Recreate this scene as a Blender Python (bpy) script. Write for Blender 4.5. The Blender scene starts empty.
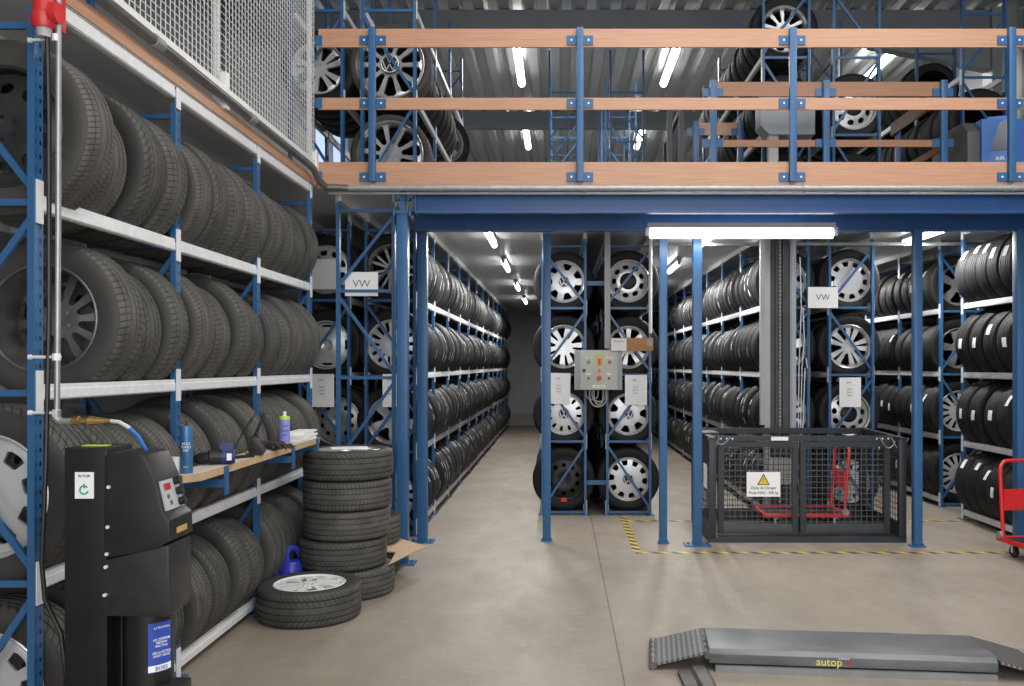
import bpy, bmesh, math, random
from mathutils import Vector, Matrix, Euler
random.seed(11)
PI = math.pi
S = bpy.context.scene
COL = S.collection
F = 880.0; CU = 560.0; CV = 365.0; EYE = 1.53     # principal point of the shifted lens, eye height

def PX(u, Y): return (u - CU) * Y / F
def PZ(v, Y): return EYE + (CV - v) * Y / F

# ------------------------------------------------------------------ materials
class NT:
    def __init__(s, m):
        s.t = m.node_tree; s.n = s.t.nodes; s.l = s.t.links
    def link(s, a, b): s.l.new(a, b)
    def math(s, op, a, b=None, c=None):
        n = s.n.new('ShaderNodeMath'); n.operation = op
        for i, v in enumerate((a, b, c)):
            if v is None: continue
            if isinstance(v, (int, float)): n.inputs[i].default_value = v
            else: s.l.new(v, n.inputs[i])
        return n.outputs[0]
    def noise(s, vec, scale, detail=3, rough=.55):
        n = s.n.new('ShaderNodeTexNoise'); n.inputs['Scale'].default_value = scale
        n.inputs['Detail'].default_value = detail; n.inputs['Roughness'].default_value = rough
        if vec is not None: s.l.new(vec, n.inputs['Vector'])
        return n.outputs[0]
    def coord(s, k='Object'):
        n = s.n.new('ShaderNodeTexCoord'); return n.outputs[k]
    def sep(s, v):
        n = s.n.new('ShaderNodeSeparateXYZ'); s.l.new(v, n.inputs[0]); return n.outputs
    def mapping(s, v, sc):
        n = s.n.new('ShaderNodeMapping'); n.inputs['Scale'].default_value = sc; s.l.new(v, n.inputs[0]); return n.outputs[0]
    def ramp(s, f, stops):
        n = s.n.new('ShaderNodeValToRGB'); s.l.new(f, n.inputs[0])
        e = n.color_ramp.elements
        while len(e) < len(stops): e.new(.5)
        for el, (p, c) in zip(e, stops):
            el.position = p; el.color = (c[0], c[1], c[2], 1)
        return n.outputs[0]
    def mix(s, f, a, b):
        n = s.n.new('ShaderNodeMix'); n.data_type = 'RGBA'
        for i, v in ((0, f), (6, a), (7, b)):
            if isinstance(v, (int, float)): n.inputs[i].default_value = v
            elif isinstance(v, tuple): n.inputs[i].default_value = (v[0], v[1], v[2], 1)
            else: s.l.new(v, n.inputs[i])
        return n.outputs[2]
    def bump(s, h, strength, dist, bsdf):
        n = s.n.new('ShaderNodeBump'); n.inputs['Strength'].default_value = strength
        n.inputs['Distance'].default_value = dist
        s.l.new(h, n.inputs['Height']); s.l.new(n.outputs[0], bsdf.inputs['Normal'])

def mat(name, c, rough=.5, metal=0.0, var=.12, nscale=8, spec=None, emit=None, coat=0):
    m = bpy.data.materials.new(name); m.use_nodes = True
    t = NT(m); b = t.n['Principled BSDF']
    b.inputs['Roughness'].default_value = rough; b.inputs['Metallic'].default_value = metal
    if spec is not None: b.inputs['Specular IOR Level'].default_value = spec
    if coat: b.inputs['Coat Weight'].default_value = coat
    n = t.noise(t.coord(), nscale, 4)
    lo = tuple(x * (1 - var) for x in c); hi = tuple(min(1, x * (1 + var)) for x in c)
    t.link(t.ramp(n, [(.3, lo), (.7, hi)]), b.inputs['Base Color'])
    if emit:
        b.inputs['Emission Color'].default_value = (emit[0], emit[1], emit[2], 1)
        b.inputs['Emission Strength'].default_value = emit[3]
    return m

def srgb(r, g, b):
    f = lambda v: (v / 255 / 12.92) if v / 255 <= .04045 else ((v / 255 + .055) / 1.055) ** 2.4
    return (f(r), f(g), f(b))

BLUE = mat('blue_steel', (.027, .108, .255), .38, 0, .10, 5)
BLUE2 = mat('blue_beam_paint', (.018, .085, .27), .35, 0, .10, 3)
GALV = mat('galvanised', (.76, .77, .79), .42, .08, .08, 20)
GALVD = mat('galvanised_dull', (.36, .37, .38), .45, .5, .12, 20)
PIPE = mat('dark_zinc_pipe', (.22, .22, .21), .32, .75, .15, 10)
SILVER = mat('silver_paint', (.60, .61, .62), .30, .45, .06, 12)
SILVERD = mat('silver_alloy', (.50, .51, .52), .28, .65, .08, 12)
DARKALLOY = mat('dark_alloy', (.16, .15, .15), .4, .5, .2, 12)
GREYALLOY = mat('grey_alloy', (.30, .29, .28), .38, .5, .2, 12)
BLACKSTEEL = mat('black_steel', (.012, .012, .013), .45, .2, .2, 12)
BLACK = mat('black_plastic', (.012, .012, .013), .42, 0, .2, 12)
BLACKS = mat('black_enamel', (.010, .010, .011), .32, 0, .2, 6)
CAGE = mat('anthracite_steel', (.030, .036, .042), .45, .2, .12, 6)
WHITE = mat('white_paper', (.90, .90, .90), .7, 0, .03, 6)
WHITEP = mat('white_paint', (.78, .78, .77), .4, 0, .04, 6)
INK = mat('ink', (.03, .03, .035), .7, 0, .05)
INKG = mat('grey_ink', (.22, .22, .24), .7, 0, .05)
RED = mat('red_paint', (.62, .018, .022), .35, 0, .08)
REDP = mat('red_plastic', (.55, .025, .03), .35, 0, .08)
YEL = mat('yellow', (.75, .55, .04), .5, 0, .05)
GREEN = mat('green', (.03, .35, .18), .4, 0, .05)
ORANGE = mat('orange', (.8, .22, .03), .5, 0, .05)
BEIGE = mat('beige_enclosure', (.52, .53, .46), .45, 0, .04)
GREYBOX = mat('grey_enclosure', (.34, .37, .41), .45, 0, .05)
GREYDUCT = mat('grey_duct', (.40, .40, .38), .5, 0, .06)
CARD = mat('cardboard', (.46, .24, .10), .85, 0, .10, 30)
CARDL = mat('pale_plywood', (.47, .335, .20), .75, 0, .10, 20)
BRASS = mat('brass', (.60, .40, .14), .3, .9, .15, 30)
BLUEHOSE = mat('blue_hose', (.03, .16, .55), .4, 0, .05)
CLEARHOSE = mat('grey_hose', (.50, .52, .54), .35, 0, .05)
BLUECAN = mat('blue_can', (.05, .155, .33), .35, .2, .1, 10)
BLUEPLASTIC = mat('deep_blue_plastic', (.035, .045, .42), .35, 0, .1, 10)
NAVY = mat('navy_plastic', (.02, .03, .16), .4, 0, .1, 10)
LAV = mat('lavender_can', (.25, .28, .72), .4, 0, .1, 20)
LIME = mat('lime_cap', (.55, .75, .06), .45, 0, .05)
GLOVE = mat('glove_cloth', (.045, .035, .032), .9, 0, .3, 40)
BLUESTICK = mat('blue_sticker', (.03, .08, .42), .4, 0, .1, 20)
SCREEN = mat('dark_screen', (.02, .03, .08), .25, 0, .1)
COMPB = mat('machine_blue', (.05, .16, .48), .4, 0, .08)
DKGREEN = mat('machine_grey', (.10, .11, .10), .5, 0, .1)
TUBE = mat('tube_glow', (1, 1, 1), .4, 0, 0, emit=(1.0, .985, .96, 11))
TUBEF = mat('tube_glow_front', (1, 1, 1), .4, 0, 0, emit=(1.0, .985, .96, 5))
CHECK = None

def wood_mat():
    m = bpy.data.materials.new('orange_beech'); m.use_nodes = True
    t = NT(m); b = t.n['Principled BSDF']; b.inputs['Roughness'].default_value = .42
    v = t.mapping(t.coord(), (1.2, 1.2, 38))
    n = t.noise(v, 2.2, 5, .6)
    t.link(t.ramp(n, [(.25, (.39, .20, .115)), (.55, (.49, .27, .17)), (.8, (.54, .325, .22))]), b.inputs['Base Color'])
    return m
WOOD = wood_mat()
def wood_dark():
    m = bpy.data.materials.new('brown_beech'); m.use_nodes = True
    t = NT(m); b = t.n['Principled BSDF']; b.inputs['Roughness'].default_value = .45
    n = t.noise(t.mapping(t.coord(), (1.2, 1.2, 38)), 2.2, 5, .6)
    t.link(t.ramp(n, [(.25, (.28, .13, .066)), (.8, (.40, .205, .118))]), b.inputs['Base Color'])
    return m
WOODD = wood_dark()

def upright_mat():
    m = bpy.data.materials.new('blue_perforated_upright'); m.use_nodes = True
    t = NT(m); b = t.n['Principled BSDF']; b.inputs['Roughness'].default_value = .38
    co = t.sep(t.coord()); 
    geo = t.n.new('ShaderNodeNewGeometry'); nx = t.math('ABSOLUTE', t.sep(geo.outputs['Normal'])[0])
    fz = t.math('FRACT', t.math('DIVIDE', co[2], .05))
    hz = t.math('LESS_THAN', t.math('ABSOLUTE', t.math('SUBTRACT', fz, .5)), .17)
    hy = t.math('LESS_THAN', t.math('ABSOLUTE', t.math('SUBTRACT', t.math('ABSOLUTE', co[1]), .013)), .0042)
    k = t.math('MULTIPLY', t.math('MULTIPLY', hz, hy), t.math('GREATER_THAN', nx, .6))
    t.link(t.mix(k, (.027, .108, .255), (.004, .006, .012)), b.inputs['Base Color'])
    return m
PERF = upright_mat()

def rubber_mat(name, N, skew, base, groove=.19):
    m = bpy.data.materials.new(name); m.use_nodes = True
    t = NT(m); b = t.n['Principled BSDF']
    b.inputs['Roughness'].default_value = .62; b.inputs['Specular IOR Level'].default_value = .3
    co = t.sep(t.coord())
    ang = t.math('DIVIDE', t.math('ARCTAN2', co[2], co[0]), 2 * PI)
    r = t.math('SQRT', t.math('ADD', t.math('MULTIPLY', co[0], co[0]), t.math('MULTIPLY', co[2], co[2])))
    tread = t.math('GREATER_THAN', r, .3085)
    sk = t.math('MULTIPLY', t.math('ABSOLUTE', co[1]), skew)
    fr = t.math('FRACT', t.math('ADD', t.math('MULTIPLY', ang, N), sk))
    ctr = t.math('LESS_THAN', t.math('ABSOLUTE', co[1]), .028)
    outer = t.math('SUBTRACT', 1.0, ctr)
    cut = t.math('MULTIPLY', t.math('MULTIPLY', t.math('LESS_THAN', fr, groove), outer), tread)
    # fine moulded rings on the sidewall
    ring = t.math('MULTIPLY', t.math('SINE', t.math('MULTIPLY', r, 520)), .025)
    side = t.math('MULTIPLY', ring, t.math('SUBTRACT', 1.0, tread))
    h = t.math('ADD', t.math('SUBTRACT', 1.0, cut), side)
    t.bump(h, .8, .006, b)
    n = t.noise(t.coord(), 9, 4)
    c = t.ramp(n, [(.3, tuple(x * .75 for x in base)), (.7, tuple(x * 1.3 for x in base))])
    side_c = tuple(x * .62 for x in base)
    c2 = t.mix(tread, side_c, c)
    t.link(t.mix(t.math('MULTIPLY', cut, .7), c2, (.010, .010, .010)), b.inputs['Base Color'])  # groove shade painted into the base colour, on top of the bump
    return m
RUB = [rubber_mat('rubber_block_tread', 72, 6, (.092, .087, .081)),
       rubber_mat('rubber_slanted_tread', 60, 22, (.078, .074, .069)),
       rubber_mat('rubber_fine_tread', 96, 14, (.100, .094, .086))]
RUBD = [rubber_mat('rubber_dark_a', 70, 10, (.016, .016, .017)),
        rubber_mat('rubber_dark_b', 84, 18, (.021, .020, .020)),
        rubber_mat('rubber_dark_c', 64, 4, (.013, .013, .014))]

def floor_mat():
    m = bpy.data.materials.new('power_floated_concrete'); m.use_nodes = True
    t = NT(m); b = t.n['Principled BSDF']
    co = t.coord()
    big = t.noise(co, .55, 5, .6); mid = t.noise(t.mapping(co, (2.0, 1, 1)), 1.3, 9, .72); st = t.noise(t.mapping(co, (1.5, 1, 1)), .8, 8, .72)
    scr = t.noise(t.mapping(co, (1.5, 6, 1)), 4.0, 4, .75); fine = t.noise(co, 60, 3, .6)
    c = t.ramp(big, [(.25, (.235, .198, .158)), (.5, (.295, .254, .207)), (.8, (.34, .297, .248))])
    c = t.mix(t.math('MULTIPLY', t.ramp(mid, [(.38, (0, 0, 0)), (.66, (1, 1, 1))]), .46), c, (.175, .146, .116))
    c = t.mix(t.math('MULTIPLY', t.ramp(scr, [(.58, (0, 0, 0)), (.70, (1, 1, 1))]), .32), c, (.47, .42, .36))
    c = t.mix(t.math('MULTIPLY', t.ramp(fine, [(.4, (0, 0, 0)), (.8, (1, 1, 1))]), .18), c, (.13, .11, .09))
    c = t.mix(t.math('MULTIPLY', t.ramp(st, [(.58, (0, 0, 0)), (.74, (1, 1, 1))]), .28), c, (.145, .122, .098))
    x = t.sep(co)[0]; y = t.sep(co)[1]
    j = t.math('LESS_THAN', t.math('ABSOLUTE', t.math('SUBTRACT', x, .31)), .0035)
    j2 = t.math('LESS_THAN', t.math('ABSOLUTE', t.math('SUBTRACT', y, 6.93)), .003)
    c = t.mix(t.math('MULTIPLY', t.math('MAXIMUM', j, t.math('MULTIPLY', j2, .4)), .8), c, (.035, .03, .025))
    t.link(c, b.inputs['Base Color'])
    t.link(t.ramp(mid, [(.2, (.42, .42, .42)), (.8, (.62, .62, .62))]), b.inputs['Roughness'])
    t.bump(fine, .06, .004, b)
    return m
def tape_mat():
    m = bpy.data.materials.new('hazard_tape'); m.use_nodes = True
    t = NT(m); b = t.n['Principled BSDF']; b.inputs['Roughness'].default_value = .5
    co = t.sep(t.coord())
    s = t.math('FRACT', t.math('MULTIPLY', t.math('ADD', co[0], co[1]), 6.2))
    worn = t.noise(t.coord(), 18, 4)
    c = t.mix(t.math('LESS_THAN', s, .5), (.58, .43, .05), (.025, .024, .022))
    t.link(t.mix(t.math('MULTIPLY', t.ramp(worn, [(.5, (0, 0, 0)), (.7, (1, 1, 1))]), .28), c, (.25, .21, .17)), b.inputs['Base Color'])
    return m
def panel_mat(name, c, rough, pitch, axis=0, dark=.75, metal=0):
    m = bpy.data.materials.new(name); m.use_nodes = True
    t = NT(m); b = t.n['Principled BSDF']; b.inputs['Roughness'].default_value = rough; b.inputs['Metallic'].default_value = metal
    x = t.sep(t.coord())[axis]
    f = t.math('FRACT', t.math('DIVIDE', x, pitch))
    k = t.math('LESS_THAN', f, .012)
    n = t.noise(t.coord(), 1.5, 3)
    base = t.ramp(n, [(.3, tuple(v * .93 for v in c)), (.7, tuple(min(1, v * 1.05) for v in c))])
    t.link(t.mix(k, base, tuple(v * dark for v in c)), b.inputs['Base Color'])
    return m
def check_mat():
    m = bpy.data.materials.new('checker_plate'); m.use_nodes = True
    t = NT(m); b = t.n['Principled BSDF']; b.inputs['Roughness'].default_value = .42; b.inputs['Metallic'].default_value = .5
    co = t.sep(t.coord())
    a = t.math('SINE', t.math('MULTIPLY', t.math('ADD', co[0], co[1]), 120)); c = t.math('SINE', t.math('MULTIPLY', t.math('SUBTRACT', co[0], co[1]), 120))
    h = t.math('GREATER_THAN', t.math('MULTIPLY', a, c), .30)
    t.link(t.mix(h, (.10, .10, .10), (.34, .34, .34)), b.inputs['Base Color'])
    t.bump(h, .8, .004, b)
    return m
def ramp_mat():
    m = bpy.data.materials.new('worn_grey_steel'); m.use_nodes = True
    t = NT(m); b = t.n['Principled BSDF']; b.inputs['Metallic'].default_value = .35
    n = t.noise(t.mapping(t.coord(), (1, 5, 5)), 4, 6, .65)
    t.link(t.ramp(n, [(.3, (.11, .116, .125)), (.6, (.165, .172, .182)), (.8, (.23, .23, .23))]), b.inputs['Base Color'])
    t.link(t.ramp(n, [(.2, (.32, .32, .32)), (.8, (.55, .55, .55))]), b.inputs['Roughness'])
    return m
CHECK = check_mat(); RAMP = ramp_mat()

# ------------------------------------------------------------------ mesh helper
class MB:
    def __init__(s): s.bm = bmesh.new()
    def box(s, x0, y0, z0, x1, y1, z1, mi=0):
        vs = [s.bm.verts.new(p) for p in ((x0,y0,z0),(x1,y0,z0),(x1,y1,z0),(x0,y1,z0),(x0,y0,z1),(x1,y0,z1),(x1,y1,z1),(x0,y1,z1))]
        for f in ((0,3,2,1),(4,5,6,7),(0,1,5,4),(1,2,6,5),(2,3,7,6),(3,0,4,7)):
            s.bm.faces.new([vs[i] for i in f]).material_index = mi
        return s
    def prism(s, pts, axis, a, b, mi=0):
        """extrude a 2-D polygon along an axis from a to b (pts in the two other axes, in order)"""
        def mk(p, t):
            return {0: (t, p[0], p[1]), 1: (p[0], t, p[1]), 2: (p[0], p[1], t)}[axis]
        A = [s.bm.verts.new(mk(p, a)) for p in pts]; B = [s.bm.verts.new(mk(p, b)) for p in pts]
        n = len(pts)
        fs = [s.bm.faces.new(A), s.bm.faces.new(B[::-1])]
        for i in range(n):
            j = (i + 1) % n
            fs.append(s.bm.faces.new((A[j], A[i], B[i], B[j])))
        for f in fs: f.material_index = mi
        return s
    def bar(s, p, q, w, h, mi=0, up=(0, 0, 1)):
        p = Vector(p); q = Vector(q); d = (q - p).normalized(); u = Vector(up)
        if abs(d.dot(u)) > .98: u = Vector((0, 1, 0))
        a = d.cross(u).normalized() * w / 2; c = a.cross(d).normalized() * h / 2
        v = [s.bm.verts.new(t) for t in (p-a-c, p+a-c, p+a+c, p-a+c, q-a-c, q+a-c, q+a+c, q-a+c)]
        for f in ((0,1,2,3),(7,6,5,4),(4,5,1,0),(5,6,2,1),(6,7,3,2),(7,4,0,3)):
            s.bm.faces.new([v[i] for i in f]).material_index = mi
        return s
    def tube(s, pts, r, n=10, mi=0, cap=True):
        pts = [Vector(p) for p in pts]; rings = []
        prev = None
        for i, p in enumerate(pts):
            d = (pts[min(i + 1, len(pts) - 1)] - pts[max(i - 1, 0)]).normalized()
            if prev is None:
                u = Vector((0, 0, 1)) if abs(d.z) < .9 else Vector((1, 0, 0))
                a = d.cross(u).normalized()
            else:
                a = (prev - d * prev.dot(d)).normalized()
            prev = a; b = d.cross(a)
            rr = r[i] if isinstance(r, (list, tuple)) else r
            rings.append([s.bm.verts.new(p + a * rr * math.cos(2*PI*k/n) + b * rr * math.sin(2*PI*k/n)) for k in range(n)])
        for A, B in zip(rings, rings[1:]):
            for k in range(n):
                f = s.bm.faces.new((A[k], A[(k+1) % n], B[(k+1) % n], B[k])); f.material_index = mi; f.smooth = True
        if cap:
            s.bm.faces.new(rings[0][::-1]).material_index = mi; s.bm.faces.new(rings[-1]).material_index = mi
        return s
    def lathe(s, prof, n, axis='Y', mi=0, closed=False, c=(0, 0, 0), smooth=True):
        """prof: (axial, radius)"""
        rings = []
        for (t, r) in prof:
            ring = []
            for k in range(n):
                a = 2 * PI * k / n; x, y = r * math.cos(a), r * math.sin(a)
                p = (x, t, y) if axis == 'Y' else ((x, y, t) if axis == 'Z' else (t, x, y))
                ring.append(s.bm.verts.new((p[0]+c[0], p[1]+c[1], p[2]+c[2])))
            rings.append(ring)
        prs = list(zip(rings, rings[1:]))
        if closed: prs.append((rings[-1], rings[0]))
        for A, B in prs:
            for k in range(n):
                f = s.bm.faces.new((A[k], A[(k+1) % n], B[(k+1) % n], B[k])); f.material_index = mi; f.smooth = smooth
        if not closed:
            for ring in (rings[0], rings[-1]):
                f = s.bm.faces.new(ring); f.material_index = mi
        return s
    def quad(s, pts, mi=0):
        s.bm.faces.new([s.bm.verts.new(p) for p in pts]).material_index = mi; return s
    def mesh(s, name, mats, bevel=0, sharp=35, recalc=True):
        if recalc: bmesh.ops.recalc_face_normals(s.bm, faces=s.bm.faces)
        if bevel:
            bmesh.ops.bevel(s.bm, geom=[e for e in s.bm.edges if len(e.link_faces) == 2 and e.calc_face_angle(0) > .6], offset=bevel, segments=2, affect='EDGES', profile=.6, clamp_overlap=True)
        me = bpy.data.meshes.new(name); s.bm.to_mesh(me); s.bm.free()
        for m in (mats if isinstance(mats, (list, tuple)) else [mats]): me.materials.append(m)
        try: me.set_sharp_from_angle(angle=math.radians(sharp))
        except Exception: pass
        return me

def obj(name, me, parent=None, loc=(0, 0, 0), rot=(0, 0, 0), scale=(1, 1, 1)):
    o = bpy.data.objects.new(name, me); COL.objects.link(o); o.parent = parent
    o.location = loc; o.rotation_euler = rot; o.scale = scale
    return o
def tag(o, label, cat, group=None, kind=None):
    if label: o['label'] = label
    if cat: o['category'] = cat
    if group: o['group'] = group
    if kind: o['kind'] = kind
    return o
def thing(name, label, cat, loc=(0, 0, 0), rz=0, group=None):
    o = obj(name, None, None, loc, (0, 0, rz)); return tag(o, label, cat, group)
def struct(name, mb, m, **k):
    o = obj(name, mb.mesh(name, m, **k)); o['kind'] = 'structure'; return o

def text_mesh(body, size, m, ext=.0006, spacing=.95):
    cu = bpy.data.curves.new('lettering', 'FONT'); cu.body = body; cu.size = size
    cu.align_x = 'CENTER'; cu.align_y = 'CENTER'; cu.extrude = ext; cu.resolution_u = 3; cu.space_line = spacing
    o = bpy.data.objects.new('lettering', cu); COL.objects.link(o)
    dg = bpy.context.evaluated_depsgraph_get()
    me = bpy.data.meshes.new_from_object(o.evaluated_get(dg))
    bpy.data.objects.remove(o); me.materials.clear(); me.materials.append(m)
    return me
FRONT = (PI / 2, 0, 0)
TXT = {k: text_mesh(*a) for k, a in {
    'VW': ('VW', .085, INKG), 'sheetVW': ('VW', .026, INK), 'sheet1': ('Rang 1\n\nGolf 15\n\n195/65', .017, INK),
    'sheet2': ('Rang 2\n\nPolo 14\n\n185/60', .017, INK), 'sheet3': ('Rang 3\n\nTouran 16\n\n205/55', .017, INK),
    'danger': ('Zone de Danger', .034, INK), 'kg': ('Poids MAX : 500 kg', .032, INK), 'bang': ('!', .075, INK),
    'mich': ('Michelin', .030, RED), 'autop': ('autop', .055, mat('pale_yellow', (.85, .72, .16), .5)), 'S': ('S', .052, RED), 'small': ('ALLEMAGNE', .012, WHITE),
    'can': ('HUILE\nTURBO\nNET', .020, WHITE), 'cansm': ('500 ml', .010, WHITE), 'lavt': ('INOX\n\nBRILLE\n\n400', .014, INK),
    'marche': ('MARCHE', .010, INK), 'arret': ('ARRET', .010, INK), 'horl': ('MONTE-CHARGE', .012, INK),
    'led': ('000', .02, mat('led_red', (.6, .02, .02), .4, 0, 0, emit=(1, .05, .03, 1.0))),
    'bt': ('BUTLER', .012, INK), 'stk1': ('ATTENTION', .020, WHITE), 'stk2': ('AIR COMPRIME\nPRESSION\nMAX 10 bar\n\nLIRE LA NOTICE\nAVANT USAGE', .0125, WHITE), 'stk3': ('BOSS', .024, BLUESTICK),
    'comp': ('AIR', .05, WHITE),
}.items()}

# ------------------------------------------------------------------ tyres and rims (axle along local Y, outer face towards -Y)
TR = .32; TW = .205; RB = .213
def tyre_profile(hi=True):
    w = TW
    left = [(-.36*w, RB), (-.45*w, RB+.008), (-.485*w, RB+.030), (-.50*w, RB+.050), (-.50*w, RB+.068), (-.484*w, TR-.024), (-.458*w, TR-.0135), (-.42*w, TR-.0068), (-.37*w, TR-.003)]
    tread = []
    if hi:
        for yc in (-.27, -.095, .095, .27):
            dr = .0035 * abs(yc) / .3
            g = .022
            tread += [((yc-g)*w, TR-dr), ((yc-g*.7)*w, TR-dr-.0085), ((yc+g*.7)*w, TR-dr-.0085), ((yc+g)*w, TR-dr)]
    else:
        tread = [(-.2*w, TR-.001), (.2*w, TR-.001)]
    right = [(-a, r) for a, r in left[::-1]]
    return left + tread + right
def tyre_mesh(name, seg, hi, m):
    mb = MB(); mb.lathe(tyre_profile(hi), seg, 'Y', closed=True)
    return mb.mesh(name, m, sharp=32)
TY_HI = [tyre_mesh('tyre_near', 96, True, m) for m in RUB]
def low_profile(me):
    m2 = me.copy()
    for v in m2.vertices:
        r = math.hypot(v.co.x, v.co.z); k = (RB*1.22 + (r - RB)*(TR - RB*1.22)/(TR - RB))/r
        v.co.x *= k; v.co.z *= k
    return m2
TY_LOW = [low_profile(m) for m in TY_HI]
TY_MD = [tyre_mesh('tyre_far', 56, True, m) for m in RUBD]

def rim_mesh(n, holes, r_hole, dish, m, n_in=2, bolts=5, bolt_r=.33, back=False, rot=0, thick=.012, yface=-.078, mback=None, hubcap=0, barrel=None):
    """holes: list of (centre, half0, half1, shape) fractions of one of the n sectors; r_hole: (r0,r1) of rim radius; dish: [(r, y)]"""
    mb = MB(); bm = mb.bm; R = RB + .002
    def dy(r):
        r = r / R
        for (a, ya), (b, yb) in zip(dish, dish[1:]):
            if a <= r <= b: return ya + (yb - ya) * (r - a) / max(1e-6, b - a)
        return dish[-1][1]
    r0, r1 = r_hole
    NR = 10
    radii = [.06, .16] + ([.26] if r0 > .30 else []) + [r0 + (r1 - r0) * i / NR for i in range(NR + 1)] + [(1 + r1) / 2, .985]
    radii = [x for i, x in enumerate(radii) if i == 0 or x > radii[i-1] + .004]
    def cols(fr):
        k = min(1, max(0, (fr - r0) / (r1 - r0)))
        ed = []
        for (c, h0, h1, shp) in holes:
            if shp == 'o': h = h0 * math.sqrt(max(.0, 1 - (2*k - 1)**2)) + .002
            elif shp == 'r':
                e = .12
                h = h0 + (h1 - h0) * k
                if k < e: h *= .55 + .45 * math.sqrt(1 - ((e - k)/e)**2)
                if k > 1 - e: h *= .55 + .45 * math.sqrt(max(0, 1 - ((k - 1 + e)/e)**2))
            else: h = h0 + (h1 - h0) * k
            ed.append((c - h, c + h))
        out = []; isl = []
        prev = 0
        for (a, b) in ed:
            for i in range(3): out.append(prev + (a - prev) * i / 3); isl.append(False)
            for i in range(4): out.append(a + (b - a) * i / 4); isl.append(True)
            prev = b
        for i in range(3): out.append(prev + (1 - prev) * i / 3); isl.append(False)
        return out, isl
    rings = []
    for fr in radii:
        o, isl = cols(fr); ring = []
        for s in range(n):
            for c in o:
                a = 2 * PI * (s + c) / n + rot
                ring.append(bm.verts.new((fr*R*math.cos(a), yface + dy(fr*R), fr*R*math.sin(a))))
        rings.append(ring)
    islf = isl * n; N = len(rings[0]); faces = []
    for j in range(len(radii) - 1):
        inr = radii[j] >= r0 - 1e-6 and radii[j+1] <= r1 + 1e-6
        for k in range(N):
            if inr and islf[k]: continue
            f = bm.faces.new((rings[j][k], rings[j][(k+1) % N], rings[j+1][(k+1) % N], rings[j+1][k])); f.smooth = True; faces.append(f)
    cap = bm.faces.new(rings[0]); faces.append(cap)
    bmesh.ops.recalc_face_normals(bm, faces=faces)
    bm.normal_update()
    if cap.normal.y > 0: bmesh.ops.reverse_faces(bm, faces=faces)
    bmesh.ops.solidify(bm, geom=faces, thickness=thick)
    for i in range(bolts):
        a = 2*PI*(i + .5)/bolts + rot; r = bolt_r * R * .62
        y = yface + dy(r)
        mb.lathe([(y - .008, .008), (y + .004, .008)], 8, 'Y', mi=1, c=(r*math.cos(a), 0, r*math.sin(a)))
    # barrel and lips
    mb.lathe([(-.094, R+.006), (-.097, R+.001), (-.092, R-.006), (-.074, R-.008), (-.074, R-.002)], 64, 'Y', closed=True, mi=0)
    mb.lathe([(-.074, R-.008), (-.03, R-.022), (.05, R-.022), (.085, R-.008), (.094, R+.004), (.092, R+.006), (.05, R-.016), (-.03, R-.016), (-.07, R-.002)], 48, 'Y', closed=True, mi=2)
    if hubcap: mb.lathe([(yface - .016, .001), (yface - .016, R*hubcap*.8), (yface - .004, R*hubcap), (yface + .004, R*hubcap)], 32, 'Y', mi=3)
    return mb.mesh('rim', [m, mback or m, barrel or DARKALLOY, BLACKSTEEL], recalc=False, sharp=40)
flat = [(0, -.004), (.3, -.004), (.6, 0), (1, .006)]
bulge = [(0, -.010), (.25, -.012), (.6, -.008), (.9, .0), (1, .010)]
steeld = [(0, .012), (.2, .010), (.28, -.008), (.45, -.012), (.55, .0), (.85, .022), (1, .030)]
cup = [(0, .010), (.22, .008), (.4, .006), (.85, 0), (1, .012)]
deep = [(0, .0), (.3, -.002), (.6, .012), (1, .03)]
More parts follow.
